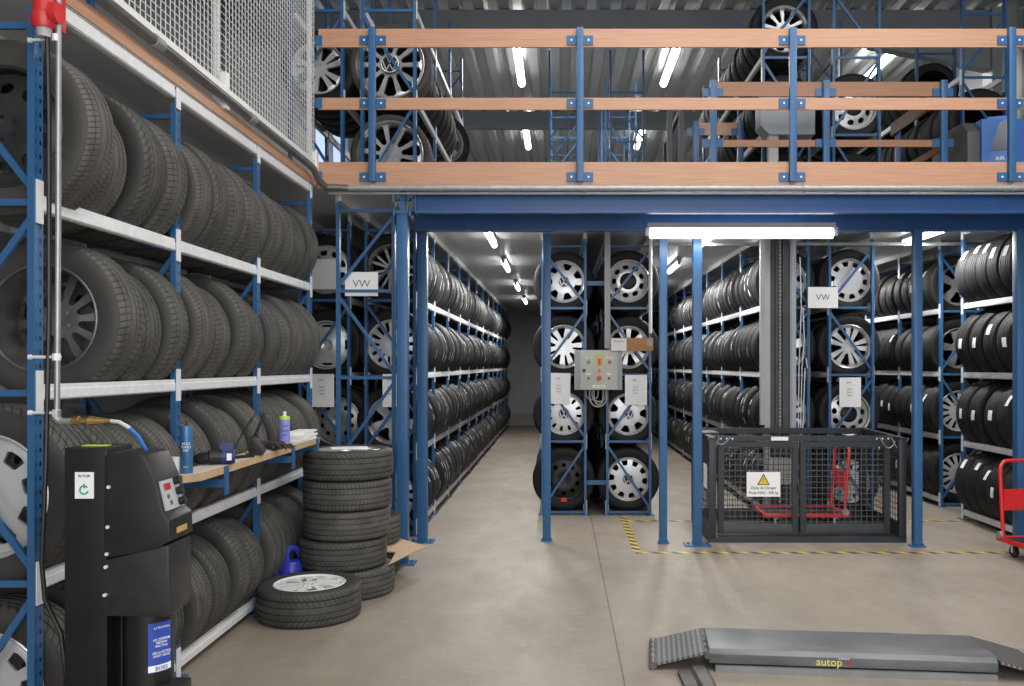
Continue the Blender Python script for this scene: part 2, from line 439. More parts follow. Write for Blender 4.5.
RIMS = {
 'cover7':  rim_mesh(7, [(.5, .20, .31, 'r')], (.56, .89), bulge, SILVER, bolts=0, mback=SILVERD),
 'cover10': rim_mesh(10, [(.5, .24, .29, 'r')], (.66, .90), bulge, SILVER, bolts=0, mback=SILVERD, rot=.2),
 'cover12': rim_mesh(12, [(.5, .16, .19, 'r')], (.60, .84), bulge, SILVER, bolts=0, mback=SILVERD, rot=.1),
 'turbine': rim_mesh(14, [(.5, .20, .22, 'r')], (.50, .93), bulge, SILVER, bolts=0, mback=SILVERD),
 'steel':   rim_mesh(9, [(.5, .30, .30, 'o')], (.56, .80), steeld, SILVER, bolts=0, mback=SILVERD, hubcap=.40),
 'steeldark': rim_mesh(10, [(.5, .30, .30, 'o')], (.56, .78), steeld, mat('charcoal_steel', (.035, .035, .038), .42, .2, .2), bolts=5, mback=BLACKSTEEL, barrel=BLACKSTEEL),
 'steelslot': rim_mesh(4, [(.5, .16, .16, 'r')], (.76, .86), steeld, SILVER, bolts=5, mback=SILVERD, rot=.8),
 'steelgrey': rim_mesh(10, [(.5, .24, .24, 'o')], (.56, .76), steeld, GREYALLOY, bolts=5, mback=DARKALLOY),
 'steelblack': rim_mesh(10, [(.5, .24, .24, 'o')], (.56, .76), steeld, BLACKSTEEL, bolts=5, mback=BLACKSTEEL),
 'round8':  rim_mesh(9, [(.5, .28, .30, 'r')], (.60, .82), bulge, SILVER, bolts=0, mback=SILVERD),
 'alloy5twin': rim_mesh(5, [(.16, .055, .075, 'r'), (.66, .15, .215, 'r')], (.32, .92), cup, SILVER, bolts=5, rot=.31, thick=.03),
 'alloy5y': rim_mesh(5, [(.16, .075, .075, 'r'), (.66, .10, .20, 'r')], (.40, .92), cup, SILVER, bolts=5, rot=.9, thick=.03, mback=SILVERD),
 'alloymesh': rim_mesh(7, [(.30, .17, .24, 'r'), (.78, .03, .17, 'r')], (.28, .94), cup, GREYALLOY, bolts=5, rot=.2, thick=.025, mback=GREYALLOY),
 'alloy10': rim_mesh(10, [(.5, .30, .36, 'r')], (.34, .93), cup, SILVERD, bolts=5, thick=.03),
 'alloyfloor': rim_mesh(9, [(.5, .25, .31, 'r')], (.32, .92), [(0, .004), (.25, .004), (.5, .002), (1, .006)], WHITEP, bolts=5, thick=.02, yface=-.094, mback=SILVER, barrel=BLACKSTEEL),
 'alloy5wide': rim_mesh(5, [(.5, .16, .34, 'r')], (.38, .93), cup, SILVERD, bolts=5, thick=.03, rot=.3),
 'alloydark': rim_mesh(5, [(.5, .2, .34, 'r')], (.34, .92), cup, GREYALLOY, bolts=5, thick=.03, rot=.5, mback=DARKALLOY),
 'deepback': rim_mesh(10, [(.5, .26, .34, 'r')], (.34, .92), deep, DARKALLOY, bolts=5, thick=.03, yface=.03, mback=GREYALLOY, rot=.1, hubcap=0),
}
def emblem_mesh():
    mb = MB(); y = -.094
    mb.lathe([(y, .001), (y, .034), (y + .012, .036)], 28, 'Y', mi=0)
    rg = [(.033*math.cos(2*PI*k/28), y-.001, .033*math.sin(2*PI*k/28)) for k in range(29)]
    mb.tube(rg, .0028, 6, mi=1, cap=False)
    def st(pts):
        for p, q in zip(pts, pts[1:]): mb.bar((p[0], y-.001, p[1]), (q[0], y-.001, q[1]), .005, .005, 1, up=(0, 1, 0))
    st([(-.013, .028), (0, .004), (.013, .028)])
    st([(-.028, .013), (-.013, -.026), (0, -.002), (.013, -.026), (.028, .013)])
    return mb.mesh('centre_cap', [BLACKSTEEL, SILVER])
EMB = emblem_mesh()

ORD = ['first','second','third','fourth','fifth','sixth','seventh','eighth','ninth','tenth','eleventh','twelfth','thirteenth','fourteenth','fifteenth','sixteenth','seventeenth','eighteenth','nineteenth']
def ordn(i):
    if i < 19: return ORD[i]
    tens = {1: 'twent', 2: 'thirt', 3: 'fort', 4: 'fift'}[(i + 1) // 10 - 1]; u = (i + 1) % 10
    return tens + 'ieth' if u == 0 else tens + 'y-' + ORD[u - 1]

PEND = []      # every plain tyre in the racks; the largest in the picture become things, the rest one stuff object
NSTY = 0
def sticker_mesh(seed, square=False):
    rnd = random.Random(seed); mb = MB()
    n = rnd.choice((1, 2, 2, 3)) if not square else 1
    for _ in range(n):
        a0 = rnd.uniform(-.45, 1.0) if not square else rnd.uniform(-.25, .55)
        y0 = rnd.uniform(-.06, .04); wd = rnd.uniform(.010, .024) if not square else rnd.uniform(.05, .07)
        ln = rnd.uniform(.16, .34) if not square else rnd.uniform(.22, .30); sk = rnd.uniform(-.03, .03)
        K = 4
        for i in range(K):
            p = []
            for (t, yy) in ((i/K, 0), (i/K, wd), ((i+1)/K, wd), ((i+1)/K, 0)):
                a = a0 + ln * t; r = TR + .0025
                p.append((r*math.cos(a), y0 + yy + sk*t, r*math.sin(a)))
            mb.quad(p)
    return mb.mesh('paper_label', WHITE)
STK = [sticker_mesh(i) for i in range(14)]; STKSQ = [sticker_mesh(100 + i, True) for i in range(10)]

def place_wheel(style, c, yaw, r, w, label, group, tread=0, dark=False, rot=0, emblem=False, tilt=(0, 0), name='car_wheel', cat='wheel', roll=None, sub=None, low=False):
    global NSTY; NSTY += 1
    s = r / TR
    e = thing(name, label, cat, c, 0, group)
    e.rotation_euler = Euler((tilt[0], tilt[1], yaw)) if roll is None else roll
    e.scale = (s, w / TW, s)
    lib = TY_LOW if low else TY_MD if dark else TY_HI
    obj('tyre', lib[tread % 3], e, rot=(0, rot, 0))
    q = 1.22 if low else 1
    rm = obj('rim', RIMS[style], e, rot=(0, rot, 0), scale=(q, 1, q))
    if emblem: obj('centre_cap', EMB, rm, rot=(0, -rot, 0), scale=(1.65, 1.03, 1.65))
    if sub: sub(e)
    return e

def add_plain(c, yaw, r, w, f, label, group, near, area, sq=False, stk=False, seed=0):
    PEND.append(dict(c=c, yaw=yaw, r=r, w=w, f=f, label=label, group=group, near=near, area=area, sq=sq, stk=stk, seed=seed))

# ------------------------------------------------------------------ racks
UPM = {}
def upright_mesh(h, perf):
    k = (round(h, 3), perf)
    if k not in UPM:
        mb = MB()
        mb.prism([(-.0125, -.0275), (.0125, -.0275), (.0125, -.020), (.0095, -.008), (.0095, .008), (.0125, .020), (.0125, .0275), (-.0125, .0275)], 2, 0.006, h)
        mb.box(-.045, -.05, 0, .045, .05, .006)
        UPM[k] = mb.mesh('upright', PERF if perf else BLUE)
    return UPM[k]
BMM = {}
def beam_mesh(L, f, hi=.058, hook=True):
    k = (round(L, 3), f, hi, hook)
    if k not in BMM:
        mb = MB(); a = .028
        mb.prism([(0, 0), (.028, 0), (.028, -.016), (.031, -.020), (.031, -hi + .006), (.025, -hi), (0, -hi)] if f > 0 else [(0, 0), (-.028, 0), (-.028, -.016), (-.031, -.020), (-.031, -hi + .006), (-.025, -hi), (0, -hi)], 1, a, L - a)
        x0, x1 = (.031, .036) if f > 0 else (-.036, -.031)
        for y in (-.018, L - .022):
            mb.box(min(x0, x1) - (.0 if f > 0 else 0), y, -.105, max(x0, x1), y + .04, .05 if hook else -.004)
        BMM[k] = mb.mesh('beam', GALV)
    return BMM[k]
BRM = {}
def bar_mesh(dx, dz, r=.011):
    k = (round(dx, 3), round(dz, 3), r)
    if k not in BRM:
        mb = MB(); mb.bar((0, 0, 0), (dx, 0, dz), .024, .016, up=(0, 1, 0)); BRM[k] = mb.mesh('brace', BLUE)
    return BRM[k]

def rack(label, xf, f, ys, levels, z0, top, height, D=.46, mirror=False, perf=False, no_beams=(), full=None, group=None, topbeam=True):
    xb = xf - f * D
    root = thing('tyre_rack', label, 'rack', ((xf + xb) / 2, ys[0], z0), 0, group)
    ox, oy = (xf + xb) / 2, ys[0]
    h = height
    lo = min(xf, xb) - ox + .0125; hiX = max(xf, xb) - ox - .0125
    for i, y in enumerate(ys):
        for x in (lo, hiX):
            obj('upright', upright_mesh(h, perf), root, (x, y - oy, 0))
        zs = [.03] + [l - .03 for l in levels[1:]] + [min(h - .06, levels[-1] + .62)]
        if full is None or i in full:
            for k in range(len(zs)):
                obj('horizontal_brace', bar_mesh(hiX - lo, 0), root, (lo, y - oy, zs[k]))
            for k in range(len(zs) - 1):
                a, b = zs[k] + .04, zs[k+1] - .04
                if (k % 2 == 0) != mirror: obj('diagonal_brace', bar_mesh(hiX - lo, b - a), root, (lo, y - oy, a))
                else: obj('diagonal_brace', bar_mesh(hiX - lo, a - b), root, (lo, y - oy, b))
        else:
            for k in (0, len(zs) - 1): obj('horizontal_brace', bar_mesh(hiX - lo, 0), root, (lo, y - oy, zs[k]))
    for i in range(len(ys) - 1):
        L = ys[i+1] - ys[i]
        for l in list(levels) + ([top] if topbeam else []):
            if i in no_beams and l != top: continue
            obj('front_beam', beam_mesh(L, f, hook=l != top), root, (xf - f*.031 - ox, ys[i] - oy, l))
            obj('back_beam', beam_mesh(L, -f, hook=l != top), root, (xb + f*.031 - ox, ys[i] - oy, l))
    return root

def fill(rackname, levelname, xf, f, ys, lev, z0, bays, first=None, near=False, D=.46, visible=True, stk=0.0, sq=False, rmin=.300, rmax=.325, wmin=.192, wmax=.218, seed=0, start=0):
    """a row of tyres resting between the two beams of one level; first = (style, label, kwargs) for the wheel at the near end"""
    rnd = random.Random(seed); xc = xf - f * D / 2; gap = D / 2 - .031
    n = 0
    for bi in bays:
        a, b = ys[bi] + .032 + (start if bi == bays[0] else 0), ys[bi+1] - .032
        ws = []
        tot = 0
        while True:
            w = rnd.uniform(wmin, wmax)
            if tot + w > b - a: break
            ws.append(w); tot += w + (.011 if near else .004)
        sl = max(0, (b - a) - tot) / len(ws)
        y = a
        for i, w in enumerate(ws):
            r = rnd.uniform(rmin, rmax)
            cy = y + sl * rnd.uniform(.2, .8) + w / 2
            yaw = rnd.uniform(-.05, .05) * (1 if sl > .01 else .45)
            z = z0 + lev + math.sqrt(r*r - gap*gap) + .001
            c = (xc, cy, z)
            group = 'tyres on the %s of the %s' % (levelname, rackname)
            if n == 0 and first:
                st, lab, kw = first
                kw = dict(kw); rr = kw.pop('r', r); z = z0 + lev + math.sqrt(rr*rr - gap*gap) + .001
                cc = (xc + kw.pop('dx', 0), cy, z)
                place_wheel(st, cc, kw.pop('yaw', 0), rr, kw.pop('w', w), lab, None, dark=not near, **kw)
            else:
                lab = '%s tyre, %s loaded bay, %s, %s' % (ORD[i], ORD[bi - bays[0]], levelname, rackname)
                if len(list(bays)) == 1: lab = '%s black tyre from near end, %s, %s' % (ORD[i], levelname, rackname)
                s = F / cy
                area = r * 2 * s * w * s * abs(xf) / cy if visible else -1
                add_plain(c, yaw, r, w, f, lab, group, near, area, sq, rnd.random() < stk, rnd.randrange(1000))
            n += 1; y += w + (.011 if near else .004) + sl

LV = [.10, .78, 1.46, 2.14]; LN = ['bottom shelf', 'second shelf up', 'third shelf up', 'top shelf']
TOPZ = 2.88
# left foreground rack
ysL = [3.14, 4.285, 5.43, 6.575]
rack('blue rack with white beams at the left foreground, full of grey tyres', -1.86, 1, ysL, LV, 0, TOPZ, 2.80, perf=True)
firsts = [('round8', 'wheel with silver nine-hole cover at the near end of the bottom shelf, left foreground', dict(r=.315, tread=1, rot=.3)),
          ('round8', 'large wheel with silver cover beside the black machine, second shelf up, left foreground', dict(r=.335, tread=1, rot=.1, w=.225)),
          ('deepback', 'wide wheel showing its dark hollow back, third shelf up behind the upright, left foreground', dict(r=.325, w=.225, tread=0)),
          ('steeldark', 'wheel with black steel rim at the near end of the top shelf, left foreground', dict(r=.325, tread=2, w=.215, dx=.06))]
for k in range(4):
    fill('left foreground rack', LN[k], -1.86, 1, ysL, LV[k], 0, [0, 1, 2], firsts[k], near=True, seed=40 + k, rmin=.296, rmax=.330, wmin=.198, wmax=.222, start=.36 if k == 2 else 0)

# rack along the left of the central aisle and the one behind it
ysA = [6.9, 7.9] + [7.9 + 1.15 * i for i in range(1, 13)]
rack('long blue rack along the left side of the central aisle', -1.29, 1, ysA, LV, 0, TOPZ, 2.80, no_beams=(0,), full=(0, 1), mirror=True)
fA = [('turbine', 'silver fan-slot wheel at floor level behind the blue post, left of the central aisle', dict(r=.315, tread=1)),
      ('alloy5wide', 'silver five-spoke alloy wheel behind a paper sheet, left of the central aisle', dict(r=.32, rot=.5)),
      ('turbine', 'silver wheel with fan-slot cover, third shelf up, left of the central aisle', dict(r=.325, rot=.2)),
      ('alloymesh', 'grey thin-spoke alloy wheel on the top shelf, left of the central aisle', dict(r=.325, rot=.1))]
for k in range(4):
    fill('left side of central aisle', LN[k], -1.29, 1, ysA, LV[k], 0, range(1, 13), fA[k], stk=.85, seed=60 + k)
ysB = [7.9 + 1.15 * i for i in range(4)]
rack('blue rack behind the far end of the left foreground rack', -2.34, -1, ysB, LV, 0, TOPZ, 2.80, full=(0,))
fB = [('steelblack', 'black steel wheel at floor level behind the tyre stack, by the left foreground rack', dict(r=.31)),
      ('steelgrey', 'grey steel wheel below the paper sheet, behind the left foreground rack', dict(r=.315, dx=.09)),
      ('steelslot', 'silver four-slot steel wheel, third shelf up, behind the left foreground rack', dict(r=.32)),
      ('round8', 'silver wheel half hidden by a blank white sheet, behind the left foreground rack', dict(r=.32))]
for k in range(4):
    fill('rack behind the left foreground rack', LN[k], -2.34, -1, ysB, LV[k], 0, range(3), fB[k], visible=False, seed=80 + k)

# central double rack
ysC = [8.98 + 1.15 * i for i in range(12)]
rack('left half of the central double rack, behind the control box', -.19, -1, ysC, LV, 0, TOPZ, 2.80, full=(0,))
rack('right half of the central double rack, below the brown carton strip', .93, 1, ysC, LV, 0, TOPZ, 2.80, full=(0,), mirror=True)
fC1 = [('steelblack', 'black steel wheel on the floor shelf of the central double rack, left column', dict(r=.325, tread=2, sub=lambda e: obj('red_tag', MB().box(-.03, -.104, -.225, .03, -.098, -.185).mesh('red_tag', RED), e))),
       ('cover12', 'wheel with silver slotted cover under a paper sheet, central double rack, left column', dict(r=.32, emblem=True)),
       ('alloy5y', 'silver split-spoke alloy wheel left of the control box, central double rack', dict(r=.325)),
       ('cover7', 'silver seven-window covered wheel at the top left of the central double rack', dict(r=.315, emblem=True))]
fC2 = [('cover10', 'silver ten-window covered wheel on the floor shelf of the central double rack, right column', dict(r=.325, emblem=True)),
       ('cover7', 'silver seven-window covered wheel under a paper sheet, central double rack, right column', dict(r=.315, emblem=True, rot=.4)),
       ('alloy5twin', 'silver twin-spoke alloy wheel behind the carton strip, central double rack, right column', dict(r=.32)),
       ('steel', 'silver steel wheel with round holes at the top right of the central double rack', dict(r=.32))]
for k in range(4):
    fill('central double rack left column', LN[k], -.19, -1, ysC, LV[k], 0, range(11), fC1[k], visible=False, seed=100 + k, stk=.4)
    fill('central double rack right column', LN[k], .93, 1, ysC, LV[k], 0, range(6), fC2[k], visible=False, seed=110 + k, stk=.4)

for z, lb in ((.31, 'lower'), (2.34, 'upper')):
    tag(obj('rack_spacer', MB().box(.275, 8.965, z, .465, 8.995, z + .045).mesh('rack_spacer', BLUE)), '%s blue spacer joining the two halves of the central double rack' % lb, 'spacer')
# double rack behind the lift
ysR = [8.9 + 1.15 * i for i in range(12)]
rack('left half of the double rack behind the lift mast', 2.06, -1, ysR, LV, 0, TOPZ, 2.80, full=(0,))
rack('right half of the double rack behind the lift, beside a hanging letter sign', 3.17, 1, ysR[:6], LV, 0, TOPZ, 2.80, full=(0,), mirror=True)
fA2 = [('cover7', 'silver covered wheel low behind the lift cage mesh and mast', dict(r=.315)),
       ('alloy5twin', 'silver spoked wheel behind the lift mast, second shelf up', dict(r=.32)),
       ('alloy5wide', 'silver five-spoke wheel behind the lift mast, third shelf up', dict(r=.32)),
       ('cover7', 'silver seven-window wheel behind the lift mast on the top shelf', dict(r=.315, rot=.3))]
fB2 = [('cover12', 'wheel low behind the red trolley and cage mesh, right of the lift mast', dict(r=.315)),
       ('steel', 'silver steel wheel with round holes just above the cage, right of the lift mast', dict(r=.32, rot=.2)),
       ('alloy5twin', 'silver five twin-spoke alloy wheel right of the lift mast, third shelf up', dict(r=.325, rot=.4)),
       ('cover10', 'silver ten-window covered wheel right of the hanging letter sign, top shelf', dict(r=.32))]
for k in range(4):
    fill('rack behind the lift mast', LN[k], 2.06, -1, ysR, LV[k], 0, range(11), fA2[k], seed=130 + k, stk=.8)
    fill('rack right of the lift mast', LN[k], 3.17, 1, ysR, LV[k], 0, range(5), fB2[k], visible=False, seed=140 + k)

# right hand racks
ysE = [7.58, 8.75]
rack('blue rack with white beams at the right edge, full of labelled tyres', 4.0, -1, ysE, LV, 0, TOPZ, 2.80)
for k in range(4):
    fill('rack at the right edge', LN[k], 4.0, -1, ysE, LV[k], 0, [0], None, seed=150 + k, stk=1.0, sq=True, rmin=.33, rmax=.345, wmin=.205, wmax=.225)
ysG = [9.5 + 1.15 * i for i in range(4)]
rack('blue rack between the right-edge rack and the lift, further back', 4.1, -1, ysG, LV, 0, TOPZ, 2.80, full=(0,))
fG = [('turbine', 'silver slotted wheel at floor level between the two right-hand racks', dict(r=.32)),
      ('turbine', 'silver fan-slot wheel on the second shelf up between the two right-hand racks', dict(r=.32, rot=.3)),
      ('alloydark', 'dark five-spoke wheel on the third shelf up between the two right-hand racks', dict(r=.32)),
      ('alloydark', 'dark grey five-spoke alloy wheel on the top shelf between the two right-hand racks', dict(r=.325, rot=.3))]
for k in range(4):
    fill('farther right rack', LN[k], 4.1, -1, ysG, LV[k], 0, range(3), fG[k], seed=160 + k, stk=.6, sq=True)

# upstairs
UZ = 2.92; UL = [.10, .84, 1.58]; UN = ['bottom shelf', 'middle shelf', 'top shelf']; UH = 2.35
ysU = [7.30, 8.45, 9.60, 10.75]
rack('blue upstairs rack behind the left end of the guard rail', -1.19, 1, ysU, UL, UZ, 2.3, UH, full=(0, 3), topbeam=False)
fill('upstairs rack at the left', UN[0], -1.19, 1, ysU, UL[0], UZ, [0, 1, 2], ('alloy10', 'silver ten-spoke wheel upstairs, low behind the left guard rail post', dict(r=.335, rot=.15, low=True, w=.22)), seed=170)
fill('upstairs rack at the left', UN[1], -1.19, 1, ysU, UL[1], UZ, [0, 1], ('alloy10', 'large silver ten-spoke wheel upstairs, between the two upper rails at the left', dict(r=.345, rot=0, emblem=True, low=True, w=.22)), seed=171)
rack('blue upstairs rack at the corner of the mesh guard', -2.25, -1, ysU, UL, UZ, 2.3, UH, full=(0,), mirror=True, topbeam=False)
fill('upstairs rack at the mesh corner', UN[1], -2.25, -1, ysU, UL[1], UZ, [0], ('alloy5twin', 'silver spoked wheel upstairs beside the corner of the mesh guard', dict(r=.32)), visible=False, seed=172)
place_wheel('alloydark', (-1.33, 9.92, 4.02), .6, .32, .205, 'wheel turned sideways upstairs at the far end of the left rack row', None, dark=True)
ysV = [8.42 + 1.15 * i for i in range(4)]
rack('blue upstairs rack left of the inner guard rail middle, full of tyres', 1.93, -1, ysV, UL, UZ, 2.3, UH, full=(0,), topbeam=False)
fV = [('cover7', 'wheel upstairs hidden low behind the grey lift machine', dict(r=.32)),
      ('steel', 'silver steel wheel upstairs just above the grey lift machine', dict(r=.32)),
      ('alloy10', 'silver ten-spoke wheel upstairs above the top rail, right of centre', dict(r=.33, rot=.2))]
for k in range(3):
    fill('upstairs rack right of centre', UN[k], 1.93, -1, ysV, UL[k], UZ, [0, 1, 2], fV[k], seed=180 + k, stk=.2)
rack('blue upstairs rack right of the lift machine with one steel wheel', 3.06, 1, ysV[:3], UL, UZ, 2.3, UH, full=(0, 1), mirror=True, topbeam=False)
fill('upstairs rack with the steel wheel', UN[1], 3.06, 1, ysV, UL[1], UZ, [0], ('steel', 'silver steel wheel upstairs behind the inner rail, right of the lift machine', dict(r=.325)), visible=False, seed=184)
fill('upstairs rack with the steel wheel', UN[0], 3.06, 1, ysV, UL[0], UZ, [0], ('alloy10', 'silver spoked wheel upstairs low behind the kick board, right of the lift machine', dict(r=.31)), visible=False, seed=185)
ysW = [9.0 + 1.15 * i for i in range(4)]
rack('blue upstairs rack against the right wall, with dark tyres', 4.1, -1, ysW, UL, UZ, 2.3, UH, full=(0,), topbeam=False)
for k in range(2):
    fill('upstairs rack on the right wall', UN[k], 4.1, -1, ysW, UL[k], UZ, [0, 1, 2], None, seed=190 + k, rmin=.33, rmax=.35)
fill('upstairs rack on the right wall', UN[2], 4.1, -1, ysW, UL[2], UZ, [1, 2], None, seed=193)
ysX = [11.6, 12.75, 13.9, 15.05]
rack('empty blue upstairs rack frame in the far middle, left one of two', -.15, -1, ysX, UL, UZ, 2.3, 2.75, topbeam=False, no_beams=(0, 1, 2))
rack('empty blue upstairs rack frame in the far middle, right one of two', 1.11, 1, ysX, UL, UZ, 2.3, 2.75, mirror=True, topbeam=False, no_beams=(0, 1, 2))
ysY = [2.2, 3.35, 4.5, 5.65]
rack('blue upstairs rack seen through the wire mesh guard', -3.0, 1, ysY, UL, UZ, 2.3, UH, topbeam=False)
for k in (1, 2):
    fill('rack behind the wire mesh guard', UN[k], -3.0, 1, ysY, UL[k], UZ, [0, 1] if k == 1 else [0], None, seed=195 + k)

# ------------------------------------------------------------------ emit the tyres: the largest as things, the rest as one object
def lowtyre():
    mb = MB(); w = TW
    mb.lathe([(-.36*w, RB), (-.5*w, RB+.05), (-.46*w, TR-.014), (-.36*w, TR), (.36*w, TR), (.46*w, TR-.014), (.5*w, RB+.05), (.36*w, RB)], 26, 'Y', closed=True)
    return mb
FLOORT = 8
PEND.sort(key=lambda d: -d['area'])
NIND = 300 - NSTY - FLOORT
for d in PEND[:NIND]:
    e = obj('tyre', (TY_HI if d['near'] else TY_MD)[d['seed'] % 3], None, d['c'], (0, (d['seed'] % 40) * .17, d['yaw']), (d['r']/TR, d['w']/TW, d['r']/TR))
    tag(e, d['label'], 'tyre', d['group'])
    if d['near']:
        obj('rim', RIMS['steelgrey'], e)
    if d['stk']:
        lib = STKSQ if d['sq'] else STK
        k = obj('paper_label', lib[d['seed'] % len(lib)], e, rot=(0, -((d['seed'] % 40) * .17) , 0 if d['f'] > 0 else PI))
        if d['f'] < 0: k.rotation_euler = (Matrix.Rotation(-((d['seed'] % 40) * .17), 4, 'Y') @ Matrix.Rotation(PI, 4, 'Z')).to_euler()
        k['label'] = 'white paper label stuck on the tread'
lt = lowtyre(); base_v = [v.co.copy() for v in lt.bm.verts]; lt.bm.verts.index_update(); base_f = [[v.index for v in f.verts] for f in lt.bm.faces]; lt.bm.free()
V = []; FC = []; MI = []
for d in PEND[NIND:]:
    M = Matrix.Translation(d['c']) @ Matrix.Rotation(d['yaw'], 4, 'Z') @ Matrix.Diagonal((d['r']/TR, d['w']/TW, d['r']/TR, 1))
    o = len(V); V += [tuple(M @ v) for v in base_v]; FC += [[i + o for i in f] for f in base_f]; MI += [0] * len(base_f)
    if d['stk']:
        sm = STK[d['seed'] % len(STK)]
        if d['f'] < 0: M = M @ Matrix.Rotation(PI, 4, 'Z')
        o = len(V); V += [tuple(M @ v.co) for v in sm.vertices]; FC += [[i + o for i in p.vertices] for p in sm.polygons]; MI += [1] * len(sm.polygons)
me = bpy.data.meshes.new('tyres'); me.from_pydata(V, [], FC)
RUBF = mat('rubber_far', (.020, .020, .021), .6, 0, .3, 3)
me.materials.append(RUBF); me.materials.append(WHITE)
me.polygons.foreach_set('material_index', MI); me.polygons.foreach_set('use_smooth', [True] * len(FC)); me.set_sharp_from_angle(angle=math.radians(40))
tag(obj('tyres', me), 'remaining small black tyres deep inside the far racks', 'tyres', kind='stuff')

# ------------------------------------------------------------------ building shell
XL, XR, YB, RZ = -3.75, 5.75, 22.4, 5.95
struct('floor', MB().box(XL - .2, -3, -.1, XR + .2, YB + .2, 0), floor_mat())
WALLM = panel_mat('blue_grey_sandwich_panel', (.36, .40, .42), .5, 1.0)
WALLM2 = panel_mat('grey_cladding', (.23, .245, .25), .5, .25, 1)
struct('wall_back', MB().box(XL - .2, YB, 0, XR + .2, YB + .15, RZ + .15), WALLM)
struct('wall_right', MB().box(XR, -3, 0, XR + .15, YB, RZ + .15), WALLM2)
wl = MB()
wy0, wy1, wz0, wz1 = 13.5, 15.7, 4.5, 5.65
wl.box(XL - .15, -3, 0, XL, wy0, RZ + .15); wl.box(XL - .15, wy1, 0, XL, YB, RZ + .15)
wl.box(XL - .15, wy0, 0, XL, wy1, wz0); wl.box(XL - .15, wy0, wz1, XL, wy1, RZ + .15)
struct('wall_left', wl, WALLM2)
win = struct('window_1', MB().box(XL - .10, wy0, wz0, XL - .09, wy1, wz1), mat('window_glass_daylight', (.55, .68, .9), .3, 0, .05, emit=(.55, .72, 1.0, .75)))
fr = MB()
for y in (wy0, (wy0 + wy1)/2, wy1): fr.box(XL - .12, y - .03, wz0, XL - .02, y + .03, wz1)
for z in (wz0, wz1): fr.box(XL - .12, wy0, z - .03, XL - .02, wy1, z + .03)
obj('window_frame', fr.mesh('window_frame', GREYBOX), win)
struct('baseboard_back', MB().box(XL, YB - .03, 0, XR, YB, .30), mat('concrete_plinth', (.30, .29, .27), .7, 0, .1))
# corrugated roof
rf = MB(); pitch = .31; x = XL - .1; pts = []
while x < XR + .2:
    for dx, dz in ((0, 0), (.12, 0), (.155, .09), (.275, .09)): pts.append((x + dx, RZ + dz))
    x += pitch
for (a, b) in zip(pts, pts[1:]): rf.quad([(a[0], -1.5, a[1]), (b[0], -1.5, b[1]), (b[0], YB, b[1]), (a[0], YB, a[1])])
struct('ceiling_roof', rf, mat('corrugated_steel', (.60, .61, .60), .27, .65, .06, 4))
struct('trim_1', MB().box(XL, 10.92, RZ - .42, XR, 11.08, RZ - .01), mat('grey_steel_beam', (.20, .215, .24), .5, 0, .06, 3))
struct('trim_2', MB().box(XL, 15.30, RZ - .30, XR, 15.44, RZ - .01), mat('grey_steel_purlin', (.14, .155, .165), .5, 0, .06, 3))
struct('trim_3', MB().box(XR - .42, 10.85, 0, XR - .12, 11.1, RZ).prism([(XR - .15, RZ - .35), (XR - .15, RZ - .76), (XR - .45, RZ - .75), (XR - 1.9, RZ - .46), (XR - 1.9, RZ - .35)], 1, 10.9, 11.06), mat('grey_portal', (.27, .285, .29), .5, 0, .06, 3))
# mezzanine deck: L shape with an opening for the lift
YF = 6.74; HO = (1.25, 7.76, 3.28, 8.38)
def deck(mb, z0, z1, e=0):
    mb.box(XL, -.6, z0, -1.86, YF, z1)
    mb.box(XL, YF, z0, HO[0], YB, z1); mb.box(HO[2], YF, z0, XR, YB, z1)
    mb.box(HO[0], YF, z0, HO[2], HO[1], z1); mb.box(HO[0], HO[3], z0, HO[2], YB, z1)
    return mb
struct('floor_mezzanine', deck(MB(), 2.895, 2.925), mat('grey_deck_board', (.30, .295, .28), .6, 0, .08, 3))
struct('ceiling', deck(MB(), 2.882, 2.895), panel_mat('white_ceiling_panel', (.66, .67, .67), .30, .6, 0, .8, .1))
# front blue beams
def ibeam(x0, x1, y, z0, z1, fw, t=.014):
    mb = MB()
    mb.box(x0, y - fw/2, z1 - t, x1, y + fw/2, z1); mb.box(x0, y - fw/2, z0, x1, y + fw/2, z0 + t)
    mb.box(x0, y - .006, z0 + t, x1, y + .006, z1 - t)
    return mb
t = thing('steel_beam', 'front blue steel beam under the orange kick board', 'beam', (-1.1, 6.80, 2.70))
mb = ibeam(0, 6.7, 0, .0, .15, .07)
obj('girder', mb.mesh('girder', BLUE2), t)
mb = MB(); mb.box(-.012, -.06, -.01, 0, .06, .17)
for z in (.03, .12):
    for y in (-.04, .04): mb.tube([(-.03, y, z), (.0, y, z)], .012, 6)
obj('end_plate', mb.mesh('end_plate', BLUE), t)
t = thing('steel_beam', 'second dark blue steel beam resting on the line of posts', 'beam', (-1.25, 7.52, 2.672))
mb = ibeam(0, 6.9, 0, 0, .165, .09)
obj('girder', mb.mesh('girder', BLUE2), t)
tag(obj('steel_strut', MB().box(.95, 8.86, 2.735, 5.6, 8.90, 2.765).mesh('strut', GALVD)), 'thin grey strut across the racks below the white ceiling', 'strut')

